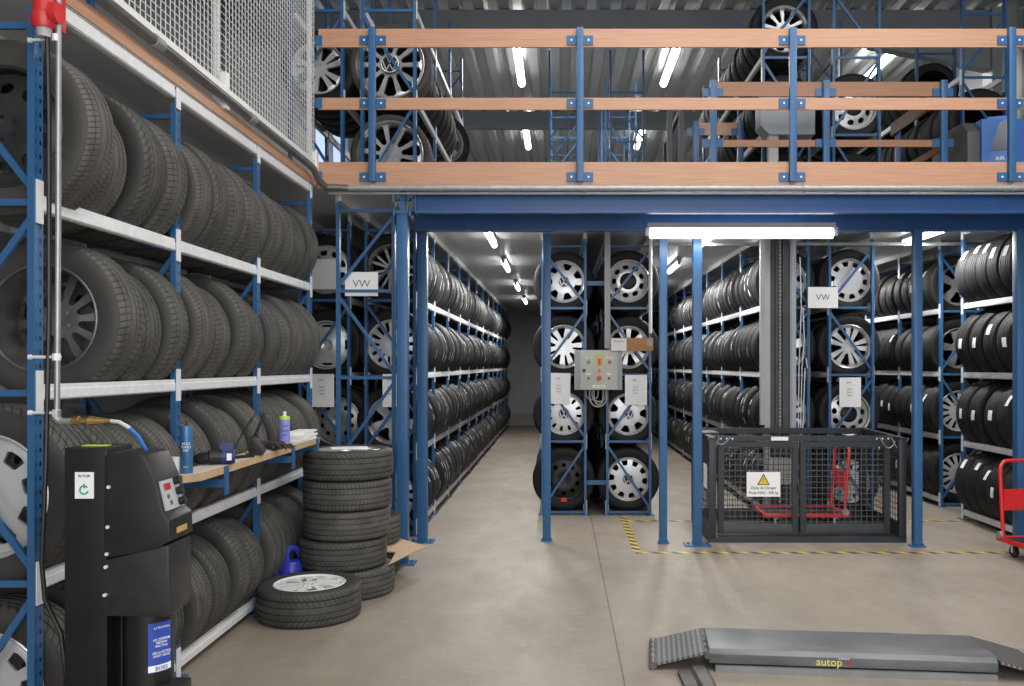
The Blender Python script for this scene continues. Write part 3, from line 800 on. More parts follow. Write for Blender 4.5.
# posts
def post(x, y, top, w, label, plate=.10, stub=False):
    t = thing('steel_post', label, 'post', (x, y, 0), 0, 'blue steel posts carrying the upper floor')
    mb = MB(); mb.box(-w/2, -w/2, .01, w/2, w/2, top); obj('shaft', mb.mesh('shaft', BLUE, bevel=.006), t)
    mb = MB(); mb.box(-plate, -plate*.8, 0, plate, plate*.8, .01)
    for sx in (-1, 1):
        mb.tube([(sx*plate*.72, -.02, .01), (sx*plate*.72, -.02, .03)], .008, 6)
    obj('base_plate', mb.mesh('base_plate', BLUE), t)
    if stub:
        mb = MB(); mb.box(-.02, -.03, top, .02, .03, 2.87); mb.box(-.075, -.05, top - .012, .075, .05, top + .012); mb.box(-.06, -.04, 2.80, .06, .04, 2.815)
        for sx in (-1, 1):
            mb.tube([(sx*.06, -.06, top - .03), (sx*.06, -.06, top + .03)], .012, 6); mb.tube([(sx*.045, -.05, 2.78), (sx*.045, -.05, 2.835)], .010, 6)
        obj('head_plate', mb.mesh('head_plate', BLUE), t)
post(-1.21, 6.78, 2.70, .085, 'blue steel post beside the tyre stack, with cardboard at its foot', stub=True)
post(-1.19, 7.62, 2.66, .085, 'blue steel post with base plate at the left mouth of the central aisle')
post(-.115, 7.66, 2.67, .07, 'blue steel post in front of the left half of the central double rack', .05)
post(.885, 7.56, 2.67, .066, 'blue steel post just right of the central double rack', .05)
post(1.165, 7.48, 2.67, .076, 'blue steel post with base plate at the left of the lift cage', .11)
post(3.01, 7.42, 2.67, .07, 'blue steel post right of the lift cage', .06)
post(3.87, 7.40, 2.67, .09, 'blue steel post at the right edge behind the red trolley', .06)

# guard rail
t = thing('guard_rail', 'front guard rail of orange wooden boards on blue posts along the upper floor', 'railing', (-1.86, 6.70, 2.89))
for nm, z0, z1, y0, y1 in (('kick_board', 0, .185, .0, .02), ('middle_board', .585, .675, .0, .02), ('top_board', 1.06, 1.20, .0, .02)):
    obj(nm, MB().box(.02, y0, z0, 7.3, y1, z1).mesh(nm, WOOD), t)
for x in (-1.424, .152, 1.767, 3.427, 5.05):
    p = obj('post', MB().box(-.026, -.045, .03, .026, -.003, 1.198).mesh('post', BLUE, bevel=.004), t, (x + 1.86, 0, 0))
    for z, h in ((.035, .07), (.595, .07), (1.075, .07)):
        mb = MB(); mb.box(-.10, -.010, z, .10, -.001, z + h)
        for sx in (-1, 1): mb.tube([(sx*.065, -.016, z + h/2), (sx*.065, -.008, z + h/2)], .008, 8, mi=1)
        obj('bracket', mb.mesh('bracket', [BLUE, GALV]), p)
for z in (.035, .595, 1.07): obj('end_bracket', MB().box(0.0, -.012, z, .05, -.001, z + .075).mesh('end_bracket', BLUE), t)
# inner rail round the lift opening
def inner_rail(label, p, q, posts, wood):
    a = math.atan2(q[1] - p[1], q[0] - p[0]); L = math.hypot(q[0] - p[0], q[1] - p[1])
    t = thing('guard_rail', label, 'railing', (p[0], p[1], 2.925), a)
    obj('top_board', MB().box(0, 0, .945, L, .02, 1.07).mesh('board', wood), t)
    obj('middle_board', MB().box(0, 0, .505, L, .02, .565).mesh('board', wood), t)
    obj('kick_board', MB().box(0, 0, .0, L, .02, .15).mesh('board', wood), t)
    for x in posts:
        p_ = obj('post', MB().box(-.028, -.045, 0, .028, -.003, 1.075).mesh('post', BLUE, bevel=.004), t, (x, 0, 0))
        for z in (.02, .50, .94): obj('bracket', MB().box(-.09, -.012, z, .09, -.001, z + .07).mesh('bracket', BLUE), p_)
inner_rail('inner guard rail of brown boards in front of the lift machine upstairs', (1.33, 7.66), (3.36, 7.66), (.0, .98, 2.0), WOODD)
inner_rail('sloping-looking side guard rail running back at the right of the lift opening', (3.40, 7.72), (3.40, 9.0), (1.2,), WOODD)
inner_rail('short orange guard rail piece behind the left inner post upstairs', (1.36, 8.95), (1.86, 8.95), (.02, .47), WOOD)
# mesh gate upstairs
t = thing('mesh_gate', 'dark grey mesh gate standing open upstairs left of the inner rail', 'gate', (1.24, 9.0, 2.925))
mb = MB(); 
for (a, b) in (((0, 0, 0), (0, 0, 1.2)), ((.0, 1.3, 0), (.0, 1.3, 1.2)), ((0, 0, 1.2), (0, 1.3, 1.2)), ((0, 0, .02), (0, 1.3, .02)), ((-.12, 0, 0), (-.12, 0, 1.2))): mb.bar(a, b, .05, .05)
obj('gate_frame', mb.mesh('gate_frame', CAGE), t)
mb = MB()
for i in range(1, 33): mb.bar((0, i*.04, 0), (0, i*.04, 1.2), .006, .006)
for i in range(1, 30): mb.bar((0, 0, i*.04), (0, 1.3, i*.04), .006, .006)
obj('mesh_panel', mb.mesh('mesh_panel', CAGE), t)

# left wing edge: pipe, boards, mesh guard
struct('trim_4', MB().box(-1.878, -.6, 2.888, -1.852, YF, 2.948), WOOD)
t = thing('conduit_pipe', 'grey pipe running along the edge of the upper floor', 'pipe', (0, 0, 0))
mb = MB(); mb.tube([(-1.825, -.5, 2.988), (-1.825, 3.0, 2.988), (-1.825, 6.35, 2.988), (-1.815, 6.48, 2.975), (-1.80, 6.56, 2.91), (-1.76, 6.64, 2.872), (-1.6, 6.655, 2.868)], .026, 12)
obj('side_run', mb.mesh('side_run', PIPE), t)
mb = MB(); mb.tube([(-1.6, 6.655, 2.868), (5.6, 6.655, 2.868)], .024, 12); obj('front_run', mb.mesh('front_run', GALVD), t)
mb = MB(); mb.tube([(-1.75, 6.66, 2.828), (5.6, 6.66, 2.828)], .009, 8); obj('cable', mb.mesh('cable', GALVD), t)
for x in (-1.42, -.9, -.87, .18, 1.85, 3.42):
    obj('coupling', MB().tube([(x - .012, 6.655, 2.868), (x + .012, 6.655, 2.868)], .030, 12).mesh('coupling', GALVD), t)
for y in (3.98, 5.2): obj('coupling', MB().tube([(-1.825, y - .04, 2.988), (-1.825, y + .04, 2.988)], .031, 12).mesh('coupling', GALVD), t)
t = thing('mesh_guard', 'white wire mesh guard along the upper floor at the left', 'guard', (-1.86, -.6, 3.02))
mb = MB(); mb.box(-.02, 0, 0, .02, 7.30, .045); obj('bottom_rail', mb.mesh('bottom_rail', WHITEP), t)
for i, y in enumerate((.05, 1.85, 3.65, 5.45, 7.25)):
    mb = MB(); mb.box(-.045, -.02, -.06, -.02, .02, 2.3); mb.box(-.02, -.025, -.08, .03, .025, .12)
    obj('post', mb.mesh('post', WHITEP), t, (0, y, 0))
for i in range(4):
    mb = MB(); y0 = .05 + 1.8 * i
    for k in range(37): mb.bar((0, y0 + .05*k, .03), (0, y0 + .05*k, 2.25), .0034, .0034)
    for k in range(56): mb.bar((0, y0, .05 + .04*k), (0, y0 + 1.8, .05 + .04*k), .0034, .0034)
    obj('wire_mesh', mb.mesh('wire_mesh', GALV), t)

# ------------------------------------------------------------------ lights
def tube_light(x, y, z, L, label, along='Y', m=TUBE, r=.028, group=None):
    t = thing('fluorescent_light', label, 'light', (x, y, z), 0 if along == 'Y' else PI/2, group)
    mb = MB(); mb.tube([(0, -L/2, 0), (0, L/2, 0)], r, 12); obj('tube', mb.mesh('tube', m), t)
    mb = MB(); mb.box(-.03, -L/2 - .02, r + .004, .03, L/2 + .02, r + .045)
    mb.box(-.02, -L/2 - .04, -.02, .02, -L/2 - .005, r + .01); mb.box(-.02, L/2 + .005, -.02, .02, L/2 + .04, r + .01)
    obj('housing', mb.mesh('housing', GREYBOX), t)
    return t
NEARW = ['nearest', 'second', 'third', 'fourth']
for i, y in enumerate((8.9, 11.4, 14.4, 17.6)):
    tube_light(-.70  , y, 2.808, 1.0, '%s ceiling light of the row over the central aisle' % NEARW[i], group='lights over the central aisle')
for i, y in enumerate((9.2, 11.6, 14.4)):
    tube_light(1.50  , y, 2.808, 1.0, '%s ceiling light of the row over the aisle left of the lift mast' % NEARW[i], group='lights over the middle aisle')
for i, y in enumerate((8.75, 11.6)):
    tube_light(3.62  , y, 2.808, 1.0, '%s ceiling light over the right-hand aisle' % NEARW[i], group='lights over the right aisle')
FT = tube_light((.71 + 2.31)/2, 7.33, 2.625, 1.52, 'long glowing tube light under the blue beam above the lift cage', 'X', TUBEF, .042)
for q in (-.6, .6): obj('mounting_arm', MB().box(.04, q - .02, .05, .147, q + .02, .07).mesh('mounting_arm', WHITEP), FT)
for (x, y, lab) in ((-.58, 12.6, 'near left roof light seen between the upper rails'), (1.57, 12.6, 'near right roof light seen between the upper rails'),
                    (-.62, 16.5, 'far left roof light low behind the middle rail'), (1.50, 16.5, 'far right roof light low behind the middle rail'),
                    (4.55, 12.6, 'roof light at the right behind the haunched steel frame')):
    tl = tube_light(x, y, 5.80, 1.5, lab, m=TUBE, r=.055)
    for q in (-.5, .5): obj('hanger', MB().tube([(0, q, .09), (0, q, .155)], .006, 6).mesh('hanger', GALV), tl)
def area(name, loc, rot, sx, sy, e, col=(1, .98, .95)):
    L = bpy.data.lights.new(name, 'AREA'); L.shape = 'RECTANGLE'; L.size = sx; L.size_y = sy; L.energy = e; L.color = col
    o = bpy.data.objects.new(name, L); COL.objects.link(o); o.location = loc; o.rotation_euler = rot
    return o
area('overhead_fill_near', (1.2, 1.5, 5.7), (0, 0, 0), .4, 5, 150)  # three unseen overhead lamps, added as fill for the foreground
area('overhead_fill_right', (3.6, 3.0, 5.7), (0, 0, 0), .4, 5, 150)
area('overhead_fill_far', (.6, 5.2, 5.7), (0, 0, 0), 4, .4, 75)
area('front_fill', (1.5, -2.6, 2.6), (PI/2, 0, 0), 6, 3.6, 270, (1, .99, .97))  # added fill lamp behind the camera, brightens surfaces facing the viewer
for (x, ys_) in ((-.70, (8.9, 11.4, 14.4, 17.6)), (1.5, (9.2, 11.6, 14.4)), (3.62, (8.75, 11.6))):
    for y in ys_: area('aisle_light', (x, y, 2.755), (0, 0, 0), .08, 1.0, 42)
for (x, y) in ((-.58, 12.6), (1.57, 12.6), (-.62, 16.5), (1.5, 16.5), (4.55, 12.6)): area('roof_light', (x, y, 5.73), (0, 0, 0), .1, 1.5, 60)
area('beam_light', (1.51, 7.33, 2.575), (0, 0, 0), 1.6, .08, 7)

# ------------------------------------------------------------------ paper signs
def sheet(name, label, x0, v0, x1, v1, Y, txt=None, head=False, tilt=0, cat='sign', group=None):
    X0, X1 = PX(x0, Y), PX(x1, Y); Z1, Z0 = PZ(v0, Y), PZ(v1, Y)
    w, h = X1 - X0, Z1 - Z0
    t = thing(name, label, cat, ((X0 + X1)/2, Y, Z0), 0, group)
    mb = MB(); mb.box(-w/2, 0, 0, w/2, .003, h); obj('paper', mb.mesh('paper', WHITE), t)
    if head: obj('heading', TXT['sheetVW'], t, (-.015, -.002, h*.82), FRONT)
    if txt: obj('lettering', TXT[txt], t, (0 if txt == 'VW' else -.005, -.002, h*.5 if txt == 'VW' else h*.50), FRONT)
    if tilt: t.rotation_euler = (0, tilt, 0)
    return t
YC = 8.93
sheet('paper_sign', 'white printed sheet left of the control box', 548, 373, 570, 404, YC, 'sheet1', True, .02)
sheet('paper_sign', 'white printed sheet right of the control box', 625, 375, 647, 405, YC, 'sheet2', True)
sheet('paper_sign', 'white printed sheet right of the lift mast above the round-hole steel wheel', 839.5, 377.5, 861, 407, 8.86, 'sheet3', True)
sheet('paper_sign', 'white printed sheet hanging at the end of the left foreground rack', 311, 374, 334, 407, 7.84, 'sheet1', True)
sheet('paper_sign', 'white printed sheet between the blue posts left of the central aisle', 382.5, 374, 399.5, 407, 7.84, 'sheet2', True)
sheet('paper_sign', 'blank white sheet in front of a silver wheel at the upper left', 311.5, 259, 337, 289, 7.84)
s1 = sheet('hanging_sign', 'white sign with two big letters hanging right of the lift mast', 808, 287, 838, 308, 8.80, 'VW')
obj('hanger', MB().box(-.11, .0, .21, -.105, .004, .27).box(.105, .0, .21, .11, .004, .27).mesh('hanger', INK), s1)
s2 = sheet('hanging_sign', 'white sign with two big letters hanging in the empty left bay', 345, 272, 378, 296, 6.96, 'VW')
obj('hanger', MB().box(-.09, .0, .19, -.085, .004, .24).box(.085, .0, .19, .09, .004, .24).mesh('hanger', INK), s2)

# control box
YK = 8.70
t = thing('control_box', 'beige electric control box with coloured push buttons on the central double rack', 'control box', (PX(598.5, YK), YK, PZ(390, YK)))
w = (PX(622, YK) - PX(574.5, YK)); h = PZ(350, YK) - PZ(390, YK)
obj('casing', MB().box(-w/2, 0, 0, w/2, .22, h).mesh('casing', GREYBOX, bevel=.006), t)
obj('door', MB().box(-w/2 + .055, -.014, .004, w/2 - .05, -.001, h - .004).mesh('door', BEIGE, bevel=.003), t)
def bp(u, v): return (PX(u, YK) - t.location.x, -.014, PZ(v, YK) - t.location.z)
def button(u, v, r, m, nm='push_button', lab=None, d=.02):
    p = bp(u, v); mb = MB(); mb.lathe([(-d, .001), (-d, r*.8), (-d*.7, r), (0, r)], 20, 'Y'); o = obj(nm, mb.mesh(nm, m), t, p)
    if lab: o['label'] = lab
button(588.5, 362, .018, GREEN, lab='green push button'); button(609.5, 362, .018, RED, lab='red push button at the upper right')
button(599, 378, .024, RED, 'emergency_button', 'round red emergency button', .035); button(588.5, 378.3, .011, BLACK, 'switch', 'small black switch'); button(609, 378.3, .011, BLACK, 'switch')
button(584, 370.5, .017, BLACK, 'lock')
p = bp(599.3, 361.5); ob = obj('main_switch', MB().box(-.032, -.012, -.035, .032, 0, .035).box(-.012, -.03, -.03, .012, -.012, .03, 1).mesh('main_switch', [YEL, RED]), t, p)
mb = MB()
for (u, v, a, b, mi) in ((588.5, 357.5, .028, .008, 0), (609.5, 357.5, .028, .008, 0), (599, 356, .034, .012, 1), (588.5, 374, .02, .007, 0), (609, 374, .02, .007, 0), (599, 374, .012, .006, 1), (599, 386.2, .065, .014, 0)):
    x, _, z = bp(u, v); mb.box(x - a, -.016, z - b, x + a, -.0145, z + b, mi)
x, _, z = bp(599, 370.3); mb.prism([(x - .022, z - .016), (x + .022, z - .016), (x, z + .022)], 1, -.017, -.0145, 2)
obj('label_plate', mb.mesh('label_plate', [WHITE, YEL, ORANGE]), t)
x, _, z = bp(588.5, 357.5); obj('lettering', TXT['marche'], t, (x, -.017, z), FRONT)
x, _, z = bp(609.5, 357.5); obj('lettering', TXT['arret'], t, (x, -.017, z), FRONT)
x, _, z = bp(599, 386.2); obj('lettering', TXT['horl'], t, (x, -.017, z), FRONT)
for i, (a, b, dz) in enumerate(((-.085, .085, .17), (-.06, .075, .12), (-.04, .05, .15), (-.12, .0, .10))):
    mb = MB(); mb.tube([(a, .10, .0)] + [((a + b)/2 + (b - a)/2*math.cos(PI*(1 + k/10)), .10, -dz*.45 + dz*.55*math.sin(PI*(1 + k/10))) for k in range(11)] + [(b, .10, 0)], .008, 8)
    obj('cable', mb.mesh('cable', GALVD if i % 2 else GREYDUCT), t)
u0 = (PX(605.5, YK) + PX(611, YK))/2
tag(obj('cable_duct', MB().box(u0 - .028, YK + .12, PZ(349, YK) + .01, u0 + .028, YK + .17, 2.882).mesh('cable_duct', GREYDUCT, bevel=.004)), 'grey vertical cable duct rising from the control box', 'duct')
tag(obj('riser_pipe', MB().tube([(PX(650.5, 8.88), 8.88, 1.85), (PX(650.5, 8.88), 8.88, 2.86)], .018, 10).mesh('riser_pipe', GALV)), 'white vertical pipe above the right end of the carton strip', 'pipe')
YK2 = 8.66
t = thing('carton', 'flat brown carton strip with a white printed label above the control box corner', 'carton', (PX(632, YK2), YK2, PZ(351, YK2)))
w = PX(653.5, YK2) - PX(611, YK2); h = PZ(338, YK2) - PZ(351, YK2)
obj('box', MB().box(-w/2, 0, 0, w/2, .03, h).mesh('box', CARD, bevel=.002), t)
obj('white_label', MB().box(-w/2 + .004, -.002, .003, -w/2 + .155, -.0005, h - .003).mesh('white_label', WHITE), t)
obj('lettering', TXT['mich'], t, (-w/2 + .078, -.003, h*.75), FRONT)
obj('dark_stamp', MB().box(w/2 - .065, -.002, .05, w/2 - .008, -.0005, .105).mesh('dark_stamp', GREYBOX), t)

# ------------------------------------------------------------------ hazard tape
TAPE = tape_mat()
tag(obj('floor_tape', MB().box(.62, 7.14, .0005, 3.75, 7.20, .002).mesh('tape', TAPE)), 'black and yellow tape on the floor in front of the lift cage', 'tape')
tag(obj('floor_tape', MB().box(.60, 7.20, .0005, .66, 8.85, .002).mesh('tape', TAPE)), 'black and yellow tape on the floor left of the lift, running backwards', 'tape')
tag(obj('floor_tape', MB().box(.66, 8.60, .0005, 4.3, 8.65, .002).mesh('tape', TAPE)), 'black and yellow tape on the floor behind the lift cage', 'tape')

# ------------------------------------------------------------------ lift cage
CX0, CX1, CY0, CY1, CZ = 1.285, 2.985, 7.58, 8.62, .915
t = thing('lift_cage', 'dark grey mesh lift cage with warning sign on its gate', 'lift cage', ((CX0 + CX1)/2, CY0, 0))
ox = (CX0 + CX1)/2; W2 = (CX1 - CX0)/2; DP = CY1 - CY0
mb = MB(); mb.box(-W2, 0, 0, W2, DP, .035); mb.box(-W2, .0, .035, W2, .02, .045)
obj('platform', mb.mesh('platform', CAGE), t)
for sx in (-1, 1):
    for y in (0, DP - .05):
        x = sx*(W2 - .03); obj('corner_post', MB().box(x - .03, y, .035, x + .03, y + .05, CZ - (.03 if y == 0 else 0)).mesh('corner_post', CAGE, bevel=.004), t)
    x = sx*(W2 - .02)
    pn = MB()
    for z in (.06, .86): pn.bar((x, .05, z), (x, DP - .05, z), .035, .045)
    pn.box(x - .01, .05, .06, x + .01, DP - .05, .16); pn.box(x - .012, .05, .06, x + .012, .08, .86)
    o = obj('side_frame', pn.mesh('side_frame', CAGE), t)
    pn = MB()
    n = 18
    for k in range(n + 1): yy = .05 + (DP - .1)*k/n; pn.bar((x, yy, .06), (x, yy, .86), .005, .005)
    for k in range(17): pn.bar((x, .05, .06 + .05*k), (x, DP - .05, .06 + .05*k), .005, .005)
    obj('side_mesh', pn.mesh('side_mesh', CAGE), o)
pn = MB()
pn.bar((-W2 + .05, DP - .025, .89), (W2 - .05, DP - .025, .89), .05, .05); pn.bar((-W2 + .05, DP - .025, .08), (W2 - .05, DP - .025, .08), .03, .10)
o = obj('back_frame', pn.mesh('back_frame', CAGE), t)
pn = MB()
for k in range(33): xx = -W2 + .05 + (2*W2 - .1)*k/32; pn.bar((xx, DP - .025, .06), (xx, DP - .025, .88), .005, .005)
for k in range(17): pn.bar((-W2 + .05, DP - .025, .06 + .05*k), (W2 - .05, DP - .025, .06 + .05*k), .005, .005)
obj('back_mesh', pn.mesh('back_mesh', CAGE), o)
GY = .16
pn = MB(); pn.bar((-W2 + .05, GY, .885), (W2 - .05, GY, .885), .04, .045)
for sx in (-1, 1): pn.bar((sx*(W2 - .03), .0, .885), (sx*(W2 - .03), DP, .90), .05, .04)
pn.box(-W2 - .02, .3, .90, -W2 + .14, .62, .925)
obj('top_rail', pn.mesh('top_rail', CAGE), t)
GX = [(-W2 + .105, -.045), (-.025, W2 - .09)]
for gi, (a, b) in enumerate(GX):
    g = MB(); z0, z1 = .05, .855
    for xx in (a + .025, b - .025): g.box(xx - .025, GY - .02, z0, xx + .025, GY + .02, z1)
    g.box(a + .05, GY - .018, z1 - .045, b - .05, GY + .018, z1)
    g.prism([(GY - .018, z0), (GY + .015, z0), (GY + .015, z0 + .085), (GY - .002, z0 + .085), (GY - .018, z0 + .03)], 0, a + .05, b - .05)
    go = obj('gate_leaf', g.mesh('gate_leaf', CAGE), t)
    g = MB(); n = int((b - a - .1)/.05)
    for k in range(1, n + 1): xx = a + .05 + (b - a - .1)*k/(n + 1); g.bar((xx, GY, z0 + .08), (xx, GY, z1 - .04), .004, .004)
    for k in range(14): zz = z0 + .10 + .05*k; g.bar((a + .05, GY, zz), (b - .05, GY, zz), .004, .004)
    obj('gate_mesh', g.mesh('gate_mesh', mat('mesh_grey', (.13, .135, .14), .45, .3, .1)), go)
    # hinge bracket and chain at the top outer corner
    hx = a if gi == 0 else b; sg = 1 if gi == 0 else -1
    g = MB(); g.box(min(hx - sg*.01, hx + sg*.15), GY - .03, .84, max(hx - sg*.01, hx + sg*.15), GY - .021, .90)
    for q in (.02, .07, .12): g.tube([(hx + sg*q, GY - .036, .885), (hx + sg*q, GY - .03, .885)], .008, 8, mi=1)
    obj('hinge_bracket', g.mesh('hinge_bracket', [CAGE, GALV]), go)
    pts = [(hx + sg*.16*k/10 - sg*.06, GY - .045, .90 - .16*math.sin(PI*k/10)*(.4 if gi == 0 else .6)) for k in range(11)]
    obj('chain', MB().tube(pts, .005, 6).mesh('chain', GALVD), go)
    pts = [(hx - sg*(.0 + .11*k/10), GY - .05 - .10*k/10, .90 - .10*math.sin(PI*k/10)) for k in range(11)]
    obj('chain', MB().tube(pts, .005, 6).mesh('chain', GALVD), go)
obj('handle', MB().box(-.055, GY - .045, .42, -.03, GY - .02, .48).mesh('handle', BLACK), t)
sx0, sx1 = PX(746.5, 7.72) - ox, PX(780, 7.72) - ox; sz0, sz1 = PZ(496.5, 7.72), PZ(472, 7.72)
sg = obj('warning_sign', MB().box(sx0, GY - .03, sz0, sx1, GY - .024, sz1).mesh('warning_sign', WHITE), t); cx = (sx0 + sx1)/2
obj('triangle', MB().prism([(cx - .055, sz1 - .112), (cx + .055, sz1 - .112), (cx, sz1 - .012)], 1, GY - .0315, GY - .0302).prism([(cx - .042, sz1 - .105), (cx + .042, sz1 - .105), (cx, sz1 - .028)], 1, GY - .033, GY - .0316, 1).mesh('triangle', [INK, YEL]), sg)
obj('lettering', TXT['bang'], sg, (cx, GY - .034, sz1 - .072), FRONT, (.7, .7, .7))
obj('lettering', TXT['danger'], sg, (cx, GY - .032, sz1 - .138), FRONT)
obj('lettering', TXT['kg'], sg, (cx, GY - .032, sz0 + .034), FRONT)
obj('name_strip', MB().box(PX(771, 7.72) - ox, GY - .03, .868, PX(788, 7.72) - ox, GY - .022, .90).mesh('name_strip', WHITE), t)
obj('side_notice', MB().box(-W2 - .006, .10, .45, -W2 - .002, .26, .66).mesh('side_notice', WHITE), t)
# mast
MY = 8.66
t = thing('lift_mast', 'grey steel lift mast rising from the cage to the upper floor', 'mast', (PX(780.5, MY), MY, 0))
x0, x1 = PX(763.5, MY) - t.location.x, PX(796.5, MY) - t.location.x
mw = x1 - x0
for sx in (-1, 1):
    x = sx*(mw/2 - .03)
    mb = MB(); mb.box(x - .022, 0, 0, x + .022, .012, 2.878); mb.box(x - sx*.028 - .006, .012, 0, x - sx*.028 + .006, .10, 2.878)
    obj('rail', mb.mesh('rail', mat('rail_steel', (.34, .37, .41), .4, .3, .06)), t)
mb = MB(); mb.box(-mw/2 + .05, .05, 0, mw/2 - .05, .10, 2.878)
for sx in (-1, 1): mb.box(sx*.035 - .008, .02, 0, sx*.035 + .008, .05, 2.878)
obj('channel', mb.mesh('channel', mat('greased_channel', (.075, .075, .072), .5, .3, .2)), t)
mb = MB()
for k in range(69): z = .1 + k*.04; mb.tube([(-.012, .03, z), (.012, .03, z)], .011, 6); 
mb.bar((0, .03, .05), (0, .03, 2.87), .006, .02)
obj('chain', mb.mesh('chain', GALVD), t)
obj('carriage', MB().box(-mw/2 + .03, -.03, .36, mw/2 - .03, .0, .62).box(-.09, -.045, .66, .09, 0, .82, 1).mesh('carriage', [GREYDUCT, CAGE]), t)
tag(obj('guide_pole', MB().box(PX(760.5, 8.4), 8.4, PZ(425, 8.4), PX(765, 8.4), 8.45, 2.98).mesh('guide_pole', GREYDUCT, bevel=.004)), 'thin grey square pole hanging left of the lift mast', 'pole')
mb = MB()
for i, x in enumerate((800, 803, 806)):
    mb.tube([(PX(x, 8.74), 8.74, 2.6 - i*.5), (PX(x + 1, 8.74), 8.73, 2.1 - i*.3), (PX(x - 1, 8.74), 8.74, 1.5), (PX(x - 2 - i, 8.74), 8.74, .7)], .005, 6)
tag(obj('lift_cables', mb.mesh('lift_cables', GALV)), 'white hanging cables right of the lift mast', 'cable')
t = thing('lift_machine', 'grey machine box on a column upstairs above the lift', 'machine', (PX(789, 8.05), 8.05, 3.64))
mb = MB(); mb.prism([(-.26, .08), (-.18, .0), (.24, .0), (.24, .36), (-.26, .36)], 1, 0, .22); obj('housing', mb.mesh('housing', GREYBOX, bevel=.004), t)
mb = MB(); mb.box(-.26, .02, .36, .26, .06, .44)
obj('top_rail', mb.mesh('top_rail', SILVER), t)
mb = MB()
for k in range(5): mb.tube([(-.2 + k*.1, .012, .40), (-.2 + k*.1, .021, .40)], .018, 10)
obj('bore', mb.mesh('bore', INK), t)
t2 = thing('support_column', 'grey column below the grey lift machine box upstairs', 'column', (PX(773, 8.1), 8.08, 2.925))
obj('column', MB().box(-.045, 0, 0, .045, .08, .713).mesh('column', GREYDUCT), t2)
t = thing('jerrycan', 'blue canister upstairs under the grey lift machine box', 'canister', (PX(808, 7.85), 7.83, 2.925))
obj('body', MB().box(-.13, 0, 0, .13, .18, .40).mesh('body', BLUEPLASTIC, bevel=.03), t)
obj('cap', MB().tube([(-.06, .09, .40), (-.06, .09, .44)], .03, 12).mesh('cap', BLACK), t)

# platform trolleys
def trolley(loc, rz, label):
    t = thing('platform_trolley', label, 'trolley', loc, rz)     # platform runs along +X, handle at x = 0, width along Y
    W = .44; L = .74
    mb = MB(); mb.box(.0, -W/2, .118, L, W/2, .143); obj('platform', mb.mesh('platform', BLACK), t)
    mb = MB()
    for y in (-W/2, W/2): mb.bar((-.02, y, .131), (L + .01, y, .131), .03, .035)
    for x in (0, L): mb.bar((x, -W/2, .131), (x, W/2, .131), .03, .035)
    obj('rim', mb.mesh('rim', RED, bevel=.004), t)
    pts = [(.02, -W/2 + .02, .143), (.02, -W/2 + .02, .655)] + [(.02 + .05*(1 - math.cos(PI/2*k/4)) if False else .02, -W/2 + .02 + .07*(1 - math.cos(PI/2*k/4)), .655 + .10*math.sin(PI/2*k/4)) for k in range(1, 5)]
    pts2 = [(p[0], -p[1], p[2]) for p in pts[::-1]]
    allp = pts + pts2
    allp = [(p[0] - .06*max(0, (p[2] - .45)/.33), p[1], p[2]) for p in allp]
    obj('handle', MB().tube(allp, .015, 10).mesh('handle', RED), t)
    obj('back_plate', MB().box(.008, -W/2 + .03, .36, .016, W/2 - .03, .53).mesh('back_plate', RED), t)
    for x in (.10, L - .10):
        for y in (-.16, .16):
            w = obj('caster', MB().box(-.02, -.03, .095, .02, .03, .118).box(-.005, -.024, .04, .012, -.019, .10).box(-.005, .019, .04, .012, .024, .10).mesh('caster', GALV), t, (x, y, 0))
            obj('wheel', MB().lathe([(-.016, .015), (-.018, .04), (-.012, .047), (.012, .047), (.018, .04), (.016, .015)], 20, 'Y').mesh('wheel', BLACK), w, (0, 0, .047))
    for y in (-W/2 - .01, W/2 + .01):
        obj('hinge_disc', MB().lathe([(-.012, .002), (-.012, .03), (.012, .03), (.012, .002)], 16, 'Y').mesh('hinge_disc', GALVD), t, (.02, y, .165))
    return t
trolley((2.60, 8.18, .036), PI, 'red platform trolley standing inside the lift cage')
trolley((3.76, 7.12, 0), -PI/2 + .12, 'red platform trolley parked at the right edge in front of the blue post')

# ------------------------------------------------------------------ upstairs compressor
t = thing('compressor', 'blue compressor cabinet upstairs at the right end of the guard rail', 'machine', (4.15, 7.95, 2.925))
mb = MB(); mb.prism([(-.34, 0), (.6, 0), (.6, .83), (-.34, .83)], 1, 0, .8); obj('cabinet', mb.mesh('cabinet', COMPB, bevel=.01), t)
mb = MB(); mb.prism([(.02, 0), (.78, 0), (.78, .83), (.14, .83), (.02, .72)], 0, -.46, -.345); obj('side_panel', mb.mesh('side_panel', DKGREEN, bevel=.01), t)
cp = obj('control_panel', MB().box(-.10, -.05, .30, .10, .0, .80).mesh('control_panel', COMPB, bevel=.006), t, (-.19, -.03, .06), (-.12, 0, -.35))
obj('screen', MB().box(-.08, -.056, .48, .08, -.051, .74).mesh('screen', SCREEN), cp)
obj('lettering', TXT['comp'], cp, (0, -.053, .40), FRONT)
obj('yellow_sticker', MB().box(.27, -.004, .55, .33, -.001, .80).mesh('yellow_sticker', LIME), t)
obj('orange_sticker', MB().box(.40, -.004, .68, .47, -.001, .80).mesh('orange_sticker', ORANGE), t)

